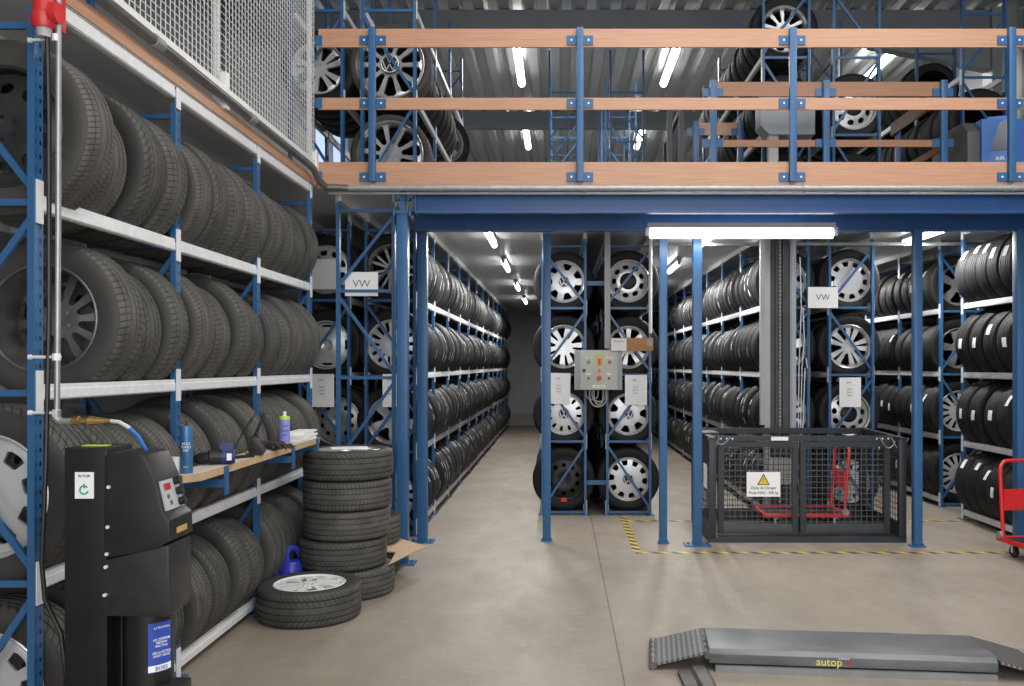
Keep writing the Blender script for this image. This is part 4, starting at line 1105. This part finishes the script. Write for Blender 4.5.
# ------------------------------------------------------------------ black inflator machine at the left foreground
t = thing('tyre_inflator', 'black workshop machine with control panel standing in front of the left rack', 'machine', (-1.5, 2.98, 0))
ox, oy = t.location.x, t.location.y
mb = MB(); mb.box(-.19, 0.02, 0, -.045, .20, 1.247); obj('column', mb.mesh('column', BLACKS, bevel=.004), t)
obj('notice', MB().box(-.152, .0165, 1.075, -.088, .0195, 1.165).mesh('notice', WHITE), t)
obj('lettering', TXT['bt'], t, (-.12, .0160, 1.152), FRONT)
obj('emblem', MB().tube([(-.12 + .014*math.cos(.6 + 2*PI*.86*k/16), .0155, 1.105 + .014*math.sin(.6 + 2*PI*.86*k/16)) for k in range(17)], .0026, 6).tube([(-.12, .0155, 1.112), (-.12, .0155, 1.125)], .003, 6).mesh('emblem', GREEN), t)
obj('yellow_strip', MB().box(-.165, .08, 1.2475, -.08, .12, 1.25).mesh('yellow_strip', LIME), t)
def hp(u, v, Y=2.98): return (PX(u, Y) - ox, PZ(v, Y))
poly = [hp(104, 456), hp(112, 453), hp(132, 452.5), hp(144, 455), hp(152, 472), hp(155.5, 481), hp(163, 514), hp(169, 520), hp(170, 541), hp(158, 549), hp(103.5, 559)]
mb = MB(); mb.prism(poly, 1, .0, .19); obj('upper_shell', mb.mesh('upper_shell', BLACK, bevel=.007), t)
poly = [hp(101, 561), hp(168, 545), hp(169, 610), hp(166, 618), hp(102, 617)]
mb = MB(); mb.prism(poly, 1, .005, .185); obj('lower_shell', mb.mesh('lower_shell', mat('black_plastic_grey', (.022, .022, .024), .38, 0, .3, 14), bevel=.008), t)
# slanted control panel on the right side of the head
a = Vector((hp(154.3, 481)[0], 0, hp(155.5, 481)[1])); b = Vector((hp(163, 514)[0], 0, hp(163, 514)[1]))
dn = (b - a); nrm = Vector((-dn.z, 0, dn.x)); nrm = nrm if nrm.x > 0 else -nrm; nrm.normalize()
def onp(s, y, o=.004): return a + dn * s + nrm * o + Vector((0, y, 0))
mb = MB()
P = [onp(.06, .02, .009), onp(.06, .15, .009), onp(.95, .15, .009), onp(.95, .02, .009)]
Q = [onp(.06, .02, 0), onp(.06, .15, 0), onp(.95, .15, 0), onp(.95, .02, 0)]
vs = [mb.bm.verts.new(p) for p in Q + P]
for f in ((0,1,2,3),(4,5,6,7),(0,1,5,4),(1,2,6,5),(2,3,7,6),(3,0,4,7)): mb.bm.faces.new([vs[i] for i in f])
cp = obj('control_panel', mb.mesh('control_panel', mat('panel_grey', (.42, .44, .46), .45, 0, .05)), t)
mb = MB(); q = [onp(.16, .035, .0100), onp(.16, .085, .0100), onp(.36, .085, .0100), onp(.36, .035, .0100)]; mb.quad(q); obj('display', mb.mesh('display', mat('led_window', (.22, .015, .02), .3, 0, .1, emit=(.8, .02, .03, .25))), cp)
for s in (.16, .48, .80):
    c = onp(s, .125, .009); mb = MB(); mb.tube([c, c + nrm*.022], .014, 14); obj('knob', mb.mesh('knob', BLACK), cp)
for s, y in ((.55, .05), (.75, .06)):
    c = onp(s, y, .009); mb = MB(); mb.tube([c, c + nrm*.003], .008, 10); obj('key', mb.mesh('key', DARKALLOY), cp)
x, z = hp(170, 533); obj('type_plate', MB().box(x + .0005, .05, z - .010, x + .003, .13, z + .010).mesh('type_plate', mat('type_plate_ochre', (.50, .33, .10), .5)), t)
for (u, v) in ((109, 487), (108, 527), (107, 554), (106, 567), (105, 595)):
    x, z = hp(u, v); obj('bolt', MB().tube([(x, -.006, z), (x, .004, z)], .006, 8).mesh('bolt', GALV), t)
mb = MB(); mb.lathe([(0.02, .001), (.02, .083), (.70, .083), (.70, .001)], 32, 'Z', c=(.06, .10, 0)); obj('tank', mb.mesh('tank', BLACKS), t)
obj('rear_strip', MB().box(-.05, .12, 0, -.02, .16, .70).mesh('rear_strip', mat('brown_steel', (.13, .10, .08), .5, .2, .2)), t)
# curved sticker on the tank
mb = MB(); K = 8
def tk(aa, z, r=.0842): return (.06 + r*math.cos(aa), .10 + r*math.sin(aa), z)
A0, A1 = -1.15, -.15
for k in range(K):
    a0, a1 = A0 + (A1 - A0)*k/K, A0 + (A1 - A0)*(k+1)/K
    mb.quad([tk(a0, .475), tk(a1, .475), tk(a1, .645), tk(a0, .645)])
st = obj('sticker', mb.mesh('sticker', BLUESTICK), t)
am = (A0 + A1)/2; c = tk(am, 0, .0875)
mb = MB()
for k in range(K):
    a0, a1 = A0 + (A1 - A0)*k/K, A0 + (A1 - A0)*(k+1)/K
    mb.quad([tk(a0, .478, .0847), tk(a1, .478, .0847), tk(a1, .500, .0847), tk(a0, .500, .0847)])
obj('white_band', mb.mesh('white_band', WHITE), st)
rz = am + PI/2
obj('lettering', TXT['stk1'], st, (c[0], c[1], .628), (PI/2, 0, rz), (.5, .5, .5)); obj('lettering', TXT['stk2'], st, (c[0], c[1], .560), (PI/2, 0, rz), (.72, .95, .6)); obj('lettering', TXT['stk3'], st, (c[0], c[1], .489), (PI/2, 0, rz), (.8, .8, .8))
obj('yellow_label', MB().tube([tk(-.5, .665, .086), tk(-.25, .672, .086)], .006, 6).mesh('yellow_label', YEL), st)
obj('foot', MB().box(-.2, -.1, 0, .30, .25, .03).mesh('foot', BLACKS, bevel=.004), t)
obj('foot_pedal', MB().box(.08, .0, .36, .195, .14, .425).box(.11, .03, .03, .15, .10, .36).mesh('foot_pedal', BLACK, bevel=.006), t)

# red socket, cable, air pipe
Yp = 3.03
t = thing('power_socket', 'red industrial power socket with plug at the top of the near left upright', 'socket', (PX(46, Yp), Yp, PZ(24, Yp)))
mb = MB(); mb.box(-.045, .02, .0, .015, .10, .13); obj('box', mb.mesh('box', REDP, bevel=.008), t)
mb = MB(); mb.lathe([(-.0, .001), (0, .036), (.02, .043), (.05, .043), (.055, .036), (.11, .036), (.11, .001)], 20, 'Z', c=(0, -.01, -.02)); obj('socket', mb.mesh('socket', REDP), t)
mb = MB(); mb.lathe([(-.03, .001), (-.03, .022), (0, .026), (.0, .001)], 16, 'Z', c=(0, -.01, -.02)); obj('plug', mb.mesh('plug', GREYDUCT), t)
mb = MB(); mb.lathe([(-.012, .001), (-.012, .035), (.012, .035), (.012, .001)], 18, 'X', c=(.045, -.02, .03)); obj('lid', mb.mesh('lid', REDP), t)
obj('label_plate', MB().box(-.03, .017, .085, .015, .0195, .11).mesh('label_plate', WHITE), t)
xw = PX(49, Yp)
mb = MB(); mb.tube([(xw, Yp - .01, PZ(30, Yp)), (xw, Yp, 2.4), (xw - .005, Yp + .01, 1.7), (xw - .01, Yp, 1.2), (xw - .025, Yp, .85), (xw - .02, Yp + .01, .72), (xw + .03, Yp + .02, .60), (xw + .06, Yp, .45), (xw + .02, Yp, .2), (xw, Yp, .012)], .008, 8)
tag(obj('power_cable', mb.mesh('power_cable', BLACK)), 'black cable hanging down beside the near left upright', 'cable')
t = thing('air_pipe', 'silver air pipe clamped to the near left upright with brass valve', 'pipe', (PX(57, Yp), Yp, 0))
mb = MB(); mb.tube([(.006, 0, 3.0), (0.004, 0, 2.0), (0, 0, PZ(410, Yp))], .0095, 12); obj('pipe', mb.mesh('pipe', mat('zinc_tube', (.36, .37, .39), .38, .6, .15)), t)
for v in (38, 357, 413):
    z = PZ(v, Yp); mb = MB(); mb.tube([(-.105, .02, z), (.012, .0, z)], .0055, 8); mb.tube([(-.002, 0, z - .012), (-.002, 0, z + .012)], .0135, 10); mb.tube([(-.11, .02, z), (-.100, .02, z)], .009, 8)
    obj('clamp', mb.mesh('clamp', GALV), t)
zv = PZ(421, Yp)
mb = MB(); mb.tube([(0, 0, PZ(410, Yp)), (0, 0, zv + .01), (.012, 0, zv)], .014, 10); mb.tube([(.0, 0, zv), (.055, 0, zv)], [.010, .014], 10); obj('elbow', mb.mesh('elbow', GALVD), t)
mb = MB(); mb.tube([(.055, 0, zv), (.075, 0, zv + .001), (.078, 0, zv), (.11, 0, zv), (.112, 0, zv), (.15, 0, zv), (.185, 0, zv + .001)], [.016, .016, .011, .011, .018, .012, .007], 10); obj('valve', mb.mesh('valve', BRASS), t)
obj('valve_lever', MB().box(.025, -.008, zv + .012, .05, .008, zv + .055).box(.025, -.01, zv + .045, .09, .01, zv + .058).mesh('valve_lever', BLACK), t)
mb = MB(); mb.tube([(.185, 0, zv), (.215, .0, zv - .004), (.245, .01, zv - .025)], .007, 8); obj('clear_hose', mb.mesh('clear_hose', CLEARHOSE), t)
mb = MB(); mb.tube([(.245, .01, zv - .025), (.27, .02, zv - .055), (.285, .04, zv - .10), (.285, .06, zv - .14)], .007, 8); obj('blue_hose', mb.mesh('blue_hose', BLUEHOSE), t)

# ------------------------------------------------------------------ work shelf with its things
SZ = 1.045; SX = -1.605
t = thing('work_shelf', 'pale wooden board on blue brackets fixed along the left foreground rack', 'shelf', (SX, 3.86, SZ))
SLEN = 2.02
mb = MB(); mb.prism([(-.135, .02), (-.05, 0), (-.0, .08), (-.0, SLEN), (-.135, SLEN)], 2, -.034, 0); obj('board', mb.mesh('board', [CARDL]), t)
mb = MB(); mb.prism([(-.133, .024), (-.052, .006), (-.004, .084), (-.004, SLEN - .004), (-.133, SLEN - .004)], 2, .0005, .0015); obj('top_face', mb.mesh('top_face', mat('white_melamine', (.62, .58, .52), .5, 0, .12, 12)), t)
for y in (.36, 1.42, 1.95):
    mb = MB(); mb.box(.002, y - .022, -.135, .010, y + .022, .0); mb.box(-.24, y - .02, -.10, .002, y + .02, -.06)
    obj('bracket', mb.mesh('bracket', BLUE), t)
def shelf_pt(u, v_y): return None
def sx(u, Y): return PX(u, Y)
# aerosols
def aerosol(loc, r, h, body, capm, cap_h, label, txt, dome=True, band=None, straw=False):
    t = thing('aerosol_can', label, 'can', loc)
    mb = MB(); mb.lathe([(0, .001), (0, r*.96), (.004, r), (h, r), (h + r*.25, r*.75), (h + r*.3, .001)] if dome else [(0, .001), (0, r*.96), (.004, r), (h - .004, r), (h, r*.95), (h, .001)], 28, 'Z'); obj('body', mb.mesh('body', body), t)
    if band: obj('band', MB().lathe([(.001, .001), (.001, r*1.012), (band[0], r*1.012), (band[0], .001)], 28, 'Z').mesh('band', band[1]), t)
    if capm: obj('cap', MB().lathe([(h, .001), (h, r*1.01), (h + cap_h, r*.98), (h + cap_h*1.2, r*.45), (h + cap_h*1.3, .001)], 24, 'Z').mesh('cap', capm), t)
    if cap_h and dome: obj('nozzle', MB().tube([(0, 0, h + cap_h), (0, 0, h + cap_h + .03)], .010, 10).mesh('nozzle', WHITEP), t)
    if straw: obj('nozzle', MB().tube([(.0, 0, h), (0, 0, h + .022)], .005, 8).mesh('nozzle', BLACK), t)
    for nm, z, sc in txt:
        obj('lettering', TXT[nm], t, (.35*r, -r*.955, z), (PI/2, 0, .35), sc)
    return t
Yc = 3.93
aerosol((-1.668, Yc, SZ + .002), .0275, .212, BLUECAN, None, 0, 'blue aerosol can with white lettering at the near end of the work shelf', [('can', .118, (.62, .8, 1)), ('cansm', .03, (.8, .8, 1))], dome=False, straw=True)
Yc2 = 5.16
aerosol((PX(284.5, Yc2), Yc2, SZ + .002), .031, .165, LAV, LIME, .016, 'lavender spray can with lime top and orange foot on the work shelf', [('lavt', .10, (1, 1, 1))], band=(.028, ORANGE))
# jar and cup behind the blue can
tag(obj('white_cup', MB().lathe([(0, .001), (0, .017), (.075, .021), (.075, .001)], 20, 'Z').mesh('cup', WHITEP), None, (-1.712, 3.92, SZ + .002)), 'small white plastic cup behind the black machine on the work shelf', 'cup')
tag(obj('black_jar', MB().lathe([(0, .001), (0, .020), (.07, .020), (.075, .017), (.075, .001)], 20, 'Z').mesh('jar', BLACK), None, (-1.70, 3.985, SZ + .002)), 'black jar just left of the blue aerosol can', 'jar')
# air gun / impact tool
Yt = 4.28
t = thing('impact_wrench', 'dark blue power tool lying on the work shelf', 'power tool', (PX(222, Yt) - .0, Yt, SZ + .002), .35)
mb = MB(); mb.tube([(-.13, 0, .028), (-.11, 0, .030), (-.06, 0, .034), (-.055, 0, .038), (.0, 0, .038)], [.012, .026, .030, .036, .036], 16); obj('nose', mb.mesh('nose', BLACK), t)
mb = MB(); mb.tube([(0.0, 0, .038), (.055, 0, .038), (.06, 0, .038)], [.037, .037, .030], 16); mb.box(.0, -.022, .05, .05, .022, .108); obj('body', mb.mesh('body', NAVY), t)
obj('trigger', MB().box(-.008, -.012, .07, .0, .012, .10).mesh('trigger', BLUEPLASTIC), t)
obj('white_sticker', MB().box(.022, -.0385, .022, .044, -.036, .055).mesh('white_sticker', WHITE), t)
# tongs / brush
Yt = 4.72
t = thing('hand_brush', 'black brush with long handle standing on the work shelf', 'brush', (PX(255, Yt), Yt, SZ + .002), .2)
mb = MB(); mb.prism([(-.02, 0), (.04, 0), (.055, .02), (.02, .10), (-.025, .10)], 1, -.03, .03); obj('bristle_block', mb.mesh('bristle_block', BLACK, bevel=.006), t)
mb = MB(); mb.tube([(-.0, 0, .10), (.02, .0, .15), (.04, .0, .20), (.05, 0, .225)], [.010, .008, .007, .006], 10); obj('handle', mb.mesh('handle', BLACK), t)
mb = MB(); mb.tube([(-.08, -.02, .018), (-.06, -.01, .07), (-.03, 0, .13), (.01, .0, .19), (.03, .01, .225)], .005, 8); tag(obj('bent_rod', mb.mesh('rod', BLACK), None, (PX(252, Yt), Yt - .04, SZ + .002)), 'thin black bent rod leaning on the brush', 'rod')
mb = MB(); mb.box(-.09, -.02, 0, .06, .02, .012); mb.tube([(-.09, 0, .01), (-.15, .0, .012)], .010, 8)
tag(obj('pry_tool', mb.mesh('pry_tool', BLACK), None, (PX(245, 4.62), 4.58, SZ + .002), (0, 0, .9)), 'flat black tool lying on the work shelf in front of the brush', 'tool')
mb = MB(); mb.tube([(0, 0, .012), (.035, 0, .012)], .011, 10); mb.tube([(.035, 0, .012), (.05, 0, .012)], .007, 10)
tag(obj('brass_fitting', mb.mesh('brass_fitting', BRASS), None, (PX(246, 4.72), 4.72, SZ + .002), (0, 0, .6)), 'small brass fitting beside the brush on the work shelf', 'fitting')
# gloves: skinned, fingers apart
def glove(loc, rz, label, mir=1):
    verts = [(0, 0, .02)]; edges = []; rad = [.028]
    def ch(prev, pts, rs):
        for p, r in zip(pts, rs):
            verts.append(p); rad.append(r); edges.append((prev, len(verts) - 1)); prev = len(verts) - 1
        return prev
    ch(0, [(-.05, 0, .022), (-.09, .005, .024)], [.028, .032])
    k = ch(0, [(.03, 0, .022)], [.030])
    for i, (y, L) in enumerate(((-.030, .062), (-.010, .072), (.010, .068), (.029, .052))):
        ch(k, [(.048, y, .024), (.048 + L*.5, y*1.25, .028 + .006*(i % 2)), (.048 + L, y*1.4, .014)], [.0105, .0098, .0085])
    ch(0, [(.01, -.035*mir, .02), (.045, -.052*mir, .016)], [.011, .0095])
    me = bpy.data.meshes.new('glove'); me.from_pydata(verts, edges, []); me.materials.append(GLOVE)
    o = obj('glove', me, None, loc, (0, 0, rz)); tag(o, label, 'glove', 'work gloves on the shelf')
    o.modifiers.new('skin', 'SKIN'); o.modifiers.new('sub', 'SUBSURF').levels = 1
    sv = me.skin_vertices[0].data
    for v, r in zip(sv, rad): v.radius = (r, r * .75)
    sv[0].use_root = True
    return o
Yg = 5.02
glove((PX(279, Yg), Yg - .02, SZ + .004), -.75, 'dark work glove with spread fingers in front of the lavender spray can')
glove((PX(270, 5.08) - .02, 5.10, SZ + .004), -.3, 'dark work glove lying behind the other, nearer the rack', -1)
# papers at the far end
for i in range(5):
    o = obj('paper_stack', MB().box(-.06, -.15, 0, .06, .15, .011).mesh('papers', WHITE), None, (SX - .068 + .004*((i*7) % 3 - 1), 5.68 + .012*((i*5) % 3 - 1), SZ + .0025 + i*.0115), (0, 0, .03*((i*3) % 5 - 2)))
    tag(o, '%s white pad from the bottom of the pile on the work shelf end' % ORD[i], 'paper pad', 'paper pads on the work shelf')

# ------------------------------------------------------------------ tyres on the floor
def flat_wheel(style, x, y, z, r, w, rot, label, tread, group='stacked tyres', up=True, yaw=0):
    # axle vertical, outer face up
    return place_wheel(style, (x, y, z + w/2), 0, r, w, label, group, tread=tread, rot=rot, roll=Euler((-PI/2, 0, yaw)))
wst = .193
lab = ['bottom tyre of the five-high stack beside the watering can', 'second tyre from the bottom of the five-high stack', 'middle tyre of the five-high stack', 'fourth tyre up in the stack, showing part of its silver rim', 'top tyre of the five-high stack, with white paper on it']
off = [(.015, .02, .294), (-.03, -.01, .292), (-.005, .0, .289), (.0, 0, .294), (.005, .0, .298)]
for i in range(5):
    dx, dy, r = off[i]
    flat_wheel('alloy5wide' if i >= 3 else 'steelgrey', -1.43 + dx, 5.93 + dy, i*.1945, r, wst, i*.7, lab[i], i)
for i, (x, y, w_, h_, a) in enumerate(((-1.41, 5.90, .24, .16, .3), (-1.33, 5.82, .15, .11, -.2))):
    tag(obj('paper_sheet', MB().box(-w_/2, -h_/2, 0, w_/2, h_/2, .002).mesh('sheet', WHITE), None, (x, y, 5*.1945 + .001 + i*.003), (0, 0, a)), ['larger white paper sheet lying on top of the tyre stack', 'smaller white paper sheet lying on top of the tyre stack'][i], 'paper')
flat_wheel('alloyfloor', -1.53, 5.38, 0, .312, .208, .2, 'single wheel with silver spoked rim lying on the floor in front of the stack', 1, None)
flat_wheel('steelgrey', -1.50, 6.585, 0, .305, .195, 0, 'tyre lying on the floor under the cardboard, behind the five-high stack', 2, 'tyres with cardboard')
mb = MB(); mb.prism([(-1.56, 6.80), (-1.29, 6.78), (-.97, 6.42), (-1.07, 6.10), (-1.135, 5.85), (-1.16, 6.22), (-1.55, 6.36)], 2, .201, .209)
tag(obj('cardboard_sheet', mb.mesh('cardboard_sheet', CARDL)), 'pale brown cardboard sheet sticking out from under a tyre by the blue post', 'cardboard')
flat_wheel('steelgrey', -1.50, 6.585, .211, .305, .205, .4, 'tyre lying on the cardboard, behind the five-high stack', 0, 'tyres with cardboard')

# watering can
Yw = 5.80
t = thing('watering_can', 'blue plastic watering can between the left rack and the lying wheel', 'watering can', (-1.757, 5.755, 0.0))
t.scale = (.98, .98, 1.16)
mb = MB(); mb.lathe([(0, .001), (0, .088), (.012, .094), (.14, .082), (.19, .076), (.215, .06), (.222, .04), (.215, .001)], 28, 'Z', c=(0, 0, 0)); obj('body', mb.mesh('body', BLUEPLASTIC), t)
mb = MB(); mb.tube([(-.03, 0, .212)] + [(-.035 + .085*(1 - math.cos(PI*k/10))*.62, 0, .212 + .075*math.sin(PI*(.15 + .85*k/10))) for k in range(11)] + [(.085, 0, .17), (.082, 0, .10)], .019, 10); obj('handle', mb.mesh('handle', BLUEPLASTIC), t)
mb = MB(); mb.tube([(-.07, 0, .06), (-.10, 0, .12), (-.135, 0, .20), (-.145, 0, .215)], [.028, .020, .014, .018], 12); obj('spout', mb.mesh('spout', BLUEPLASTIC), t)
t.rotation_euler = (0, 0, .9)

# ------------------------------------------------------------------ low steel runway in the foreground right
t = thing('lift_runway', 'low grey steel lift runway with checkered end ramps on the floor at the right', 'lift runway', (.745, 4.385, 0), math.atan2(-.14, 1.37))
L = 1.385; Dp = .42; H = .105
mb = MB(); mb.prism([(.02, .038), (.02, .085), (.045, H), (.175, H), (.18, H - .004), (Dp - .01, H - .004), (Dp - .01, .038)], 0, 0, L); obj('deck', mb.mesh('deck', RAMP, bevel=.003), t)
mb = MB(); mb.box(.03, .0, 0.0, L - .01, .03, .030); mb.box(.03, Dp - .05, 0, L - .01, Dp - .02, .030); mb.box(.03, .03, .0, L, Dp - .05, .02)
obj('base_frame', mb.mesh('base_frame', mat('pale_steel', (.26, .28, .29), .45, .4, .15, 8)), t)
mb = MB(); mb.tube([(-.01, .0, .075), (-.01, Dp - .01, .085)], .012, 8)
for k in range(5): mb.tube([(-.012, .02 + k*.09, .08), (-.012, .06 + k*.09, .08)], .017, 8)
obj('hinge', mb.mesh('hinge', DARKALLOY), t)
for sd in (0, 1):
    mb = MB()
    if sd == 0: mb.prism([(-.02, .085), (-.02, .097), (-.275, .030), (-.275, .018)], 1, .005, Dp - .01)
    else: mb.prism([(L + .005, .085), (L + .005, .097), (L + .26, .030), (L + .26, .018)], 1, .005, Dp - .01)
    rp = obj('end_ramp', mb.mesh('end_ramp', CHECK), t)
    mb = MB(); xx = -.28 if sd == 0 else L + .265
    for k in range(5): mb.tube([(xx, .0 + k*.084, .020), (xx, .075 + k*.084, .020)], .019, 10)
    obj('roller', mb.mesh('roller', DARKALLOY), rp)
sg = obj('sticker', MB().box(.50, .0195, .042, .715, .0200, .080).mesh('sticker', RAMP), t)
obj('lettering', TXT['autop'], sg, (.585, .0185, .062), FRONT); obj('lettering', TXT['S'], sg, (.685, .0185, .060), FRONT, (.95, .8, 1)); obj('lettering', TXT['small'], sg, (.655, .0185, .081), FRONT, (.8, .8, 1))
RAILM = mat('dark_worn_rail', (.10, .092, .085), .5, .4, .25, 8)
ft = thing('floor_rail', 'flat steel rail on the floor running towards the viewer under the runway ramp', 'rail', (.685, 3.0, 0), .02)
mb = MB(); mb.prism([(-.075, 0), (-.075, .022), (-.015, .026), (.0, .042), (.055, .042), (.075, .022), (.075, 0)], 1, 0, 1.36); obj('rail', mb.mesh('rail', RAILM), ft)

# ------------------------------------------------------------------ world, camera, look
wd = bpy.data.worlds.new('world'); S.world = wd; wd.use_nodes = True
wd.node_tree.nodes['Background'].inputs[0].default_value = (.93, .96, 1, 1); wd.node_tree.nodes['Background'].inputs[1].default_value = .55
cd = bpy.data.cameras.new('camera'); cd.sensor_width = 36; cd.lens = 36 * F / 1024; cd.clip_start = .05; cd.clip_end = 100
cd.shift_x = (512 - CU) / 1024; cd.shift_y = (CV - 343) / 1024
cam = bpy.data.objects.new('camera', cd); COL.objects.link(cam); cam.location = (0, 0, EYE); cam.rotation_euler = (PI/2, 0, 0)
S.camera = cam
S.view_settings.view_transform = 'Standard'; S.view_settings.look = 'None'; S.view_settings.exposure = 0.0
S.cycles.use_denoising = True
S.cycles.max_bounces = 7; S.cycles.diffuse_bounces = 4; S.cycles.glossy_bounces = 3
S.cycles.sample_clamp_indirect = 6
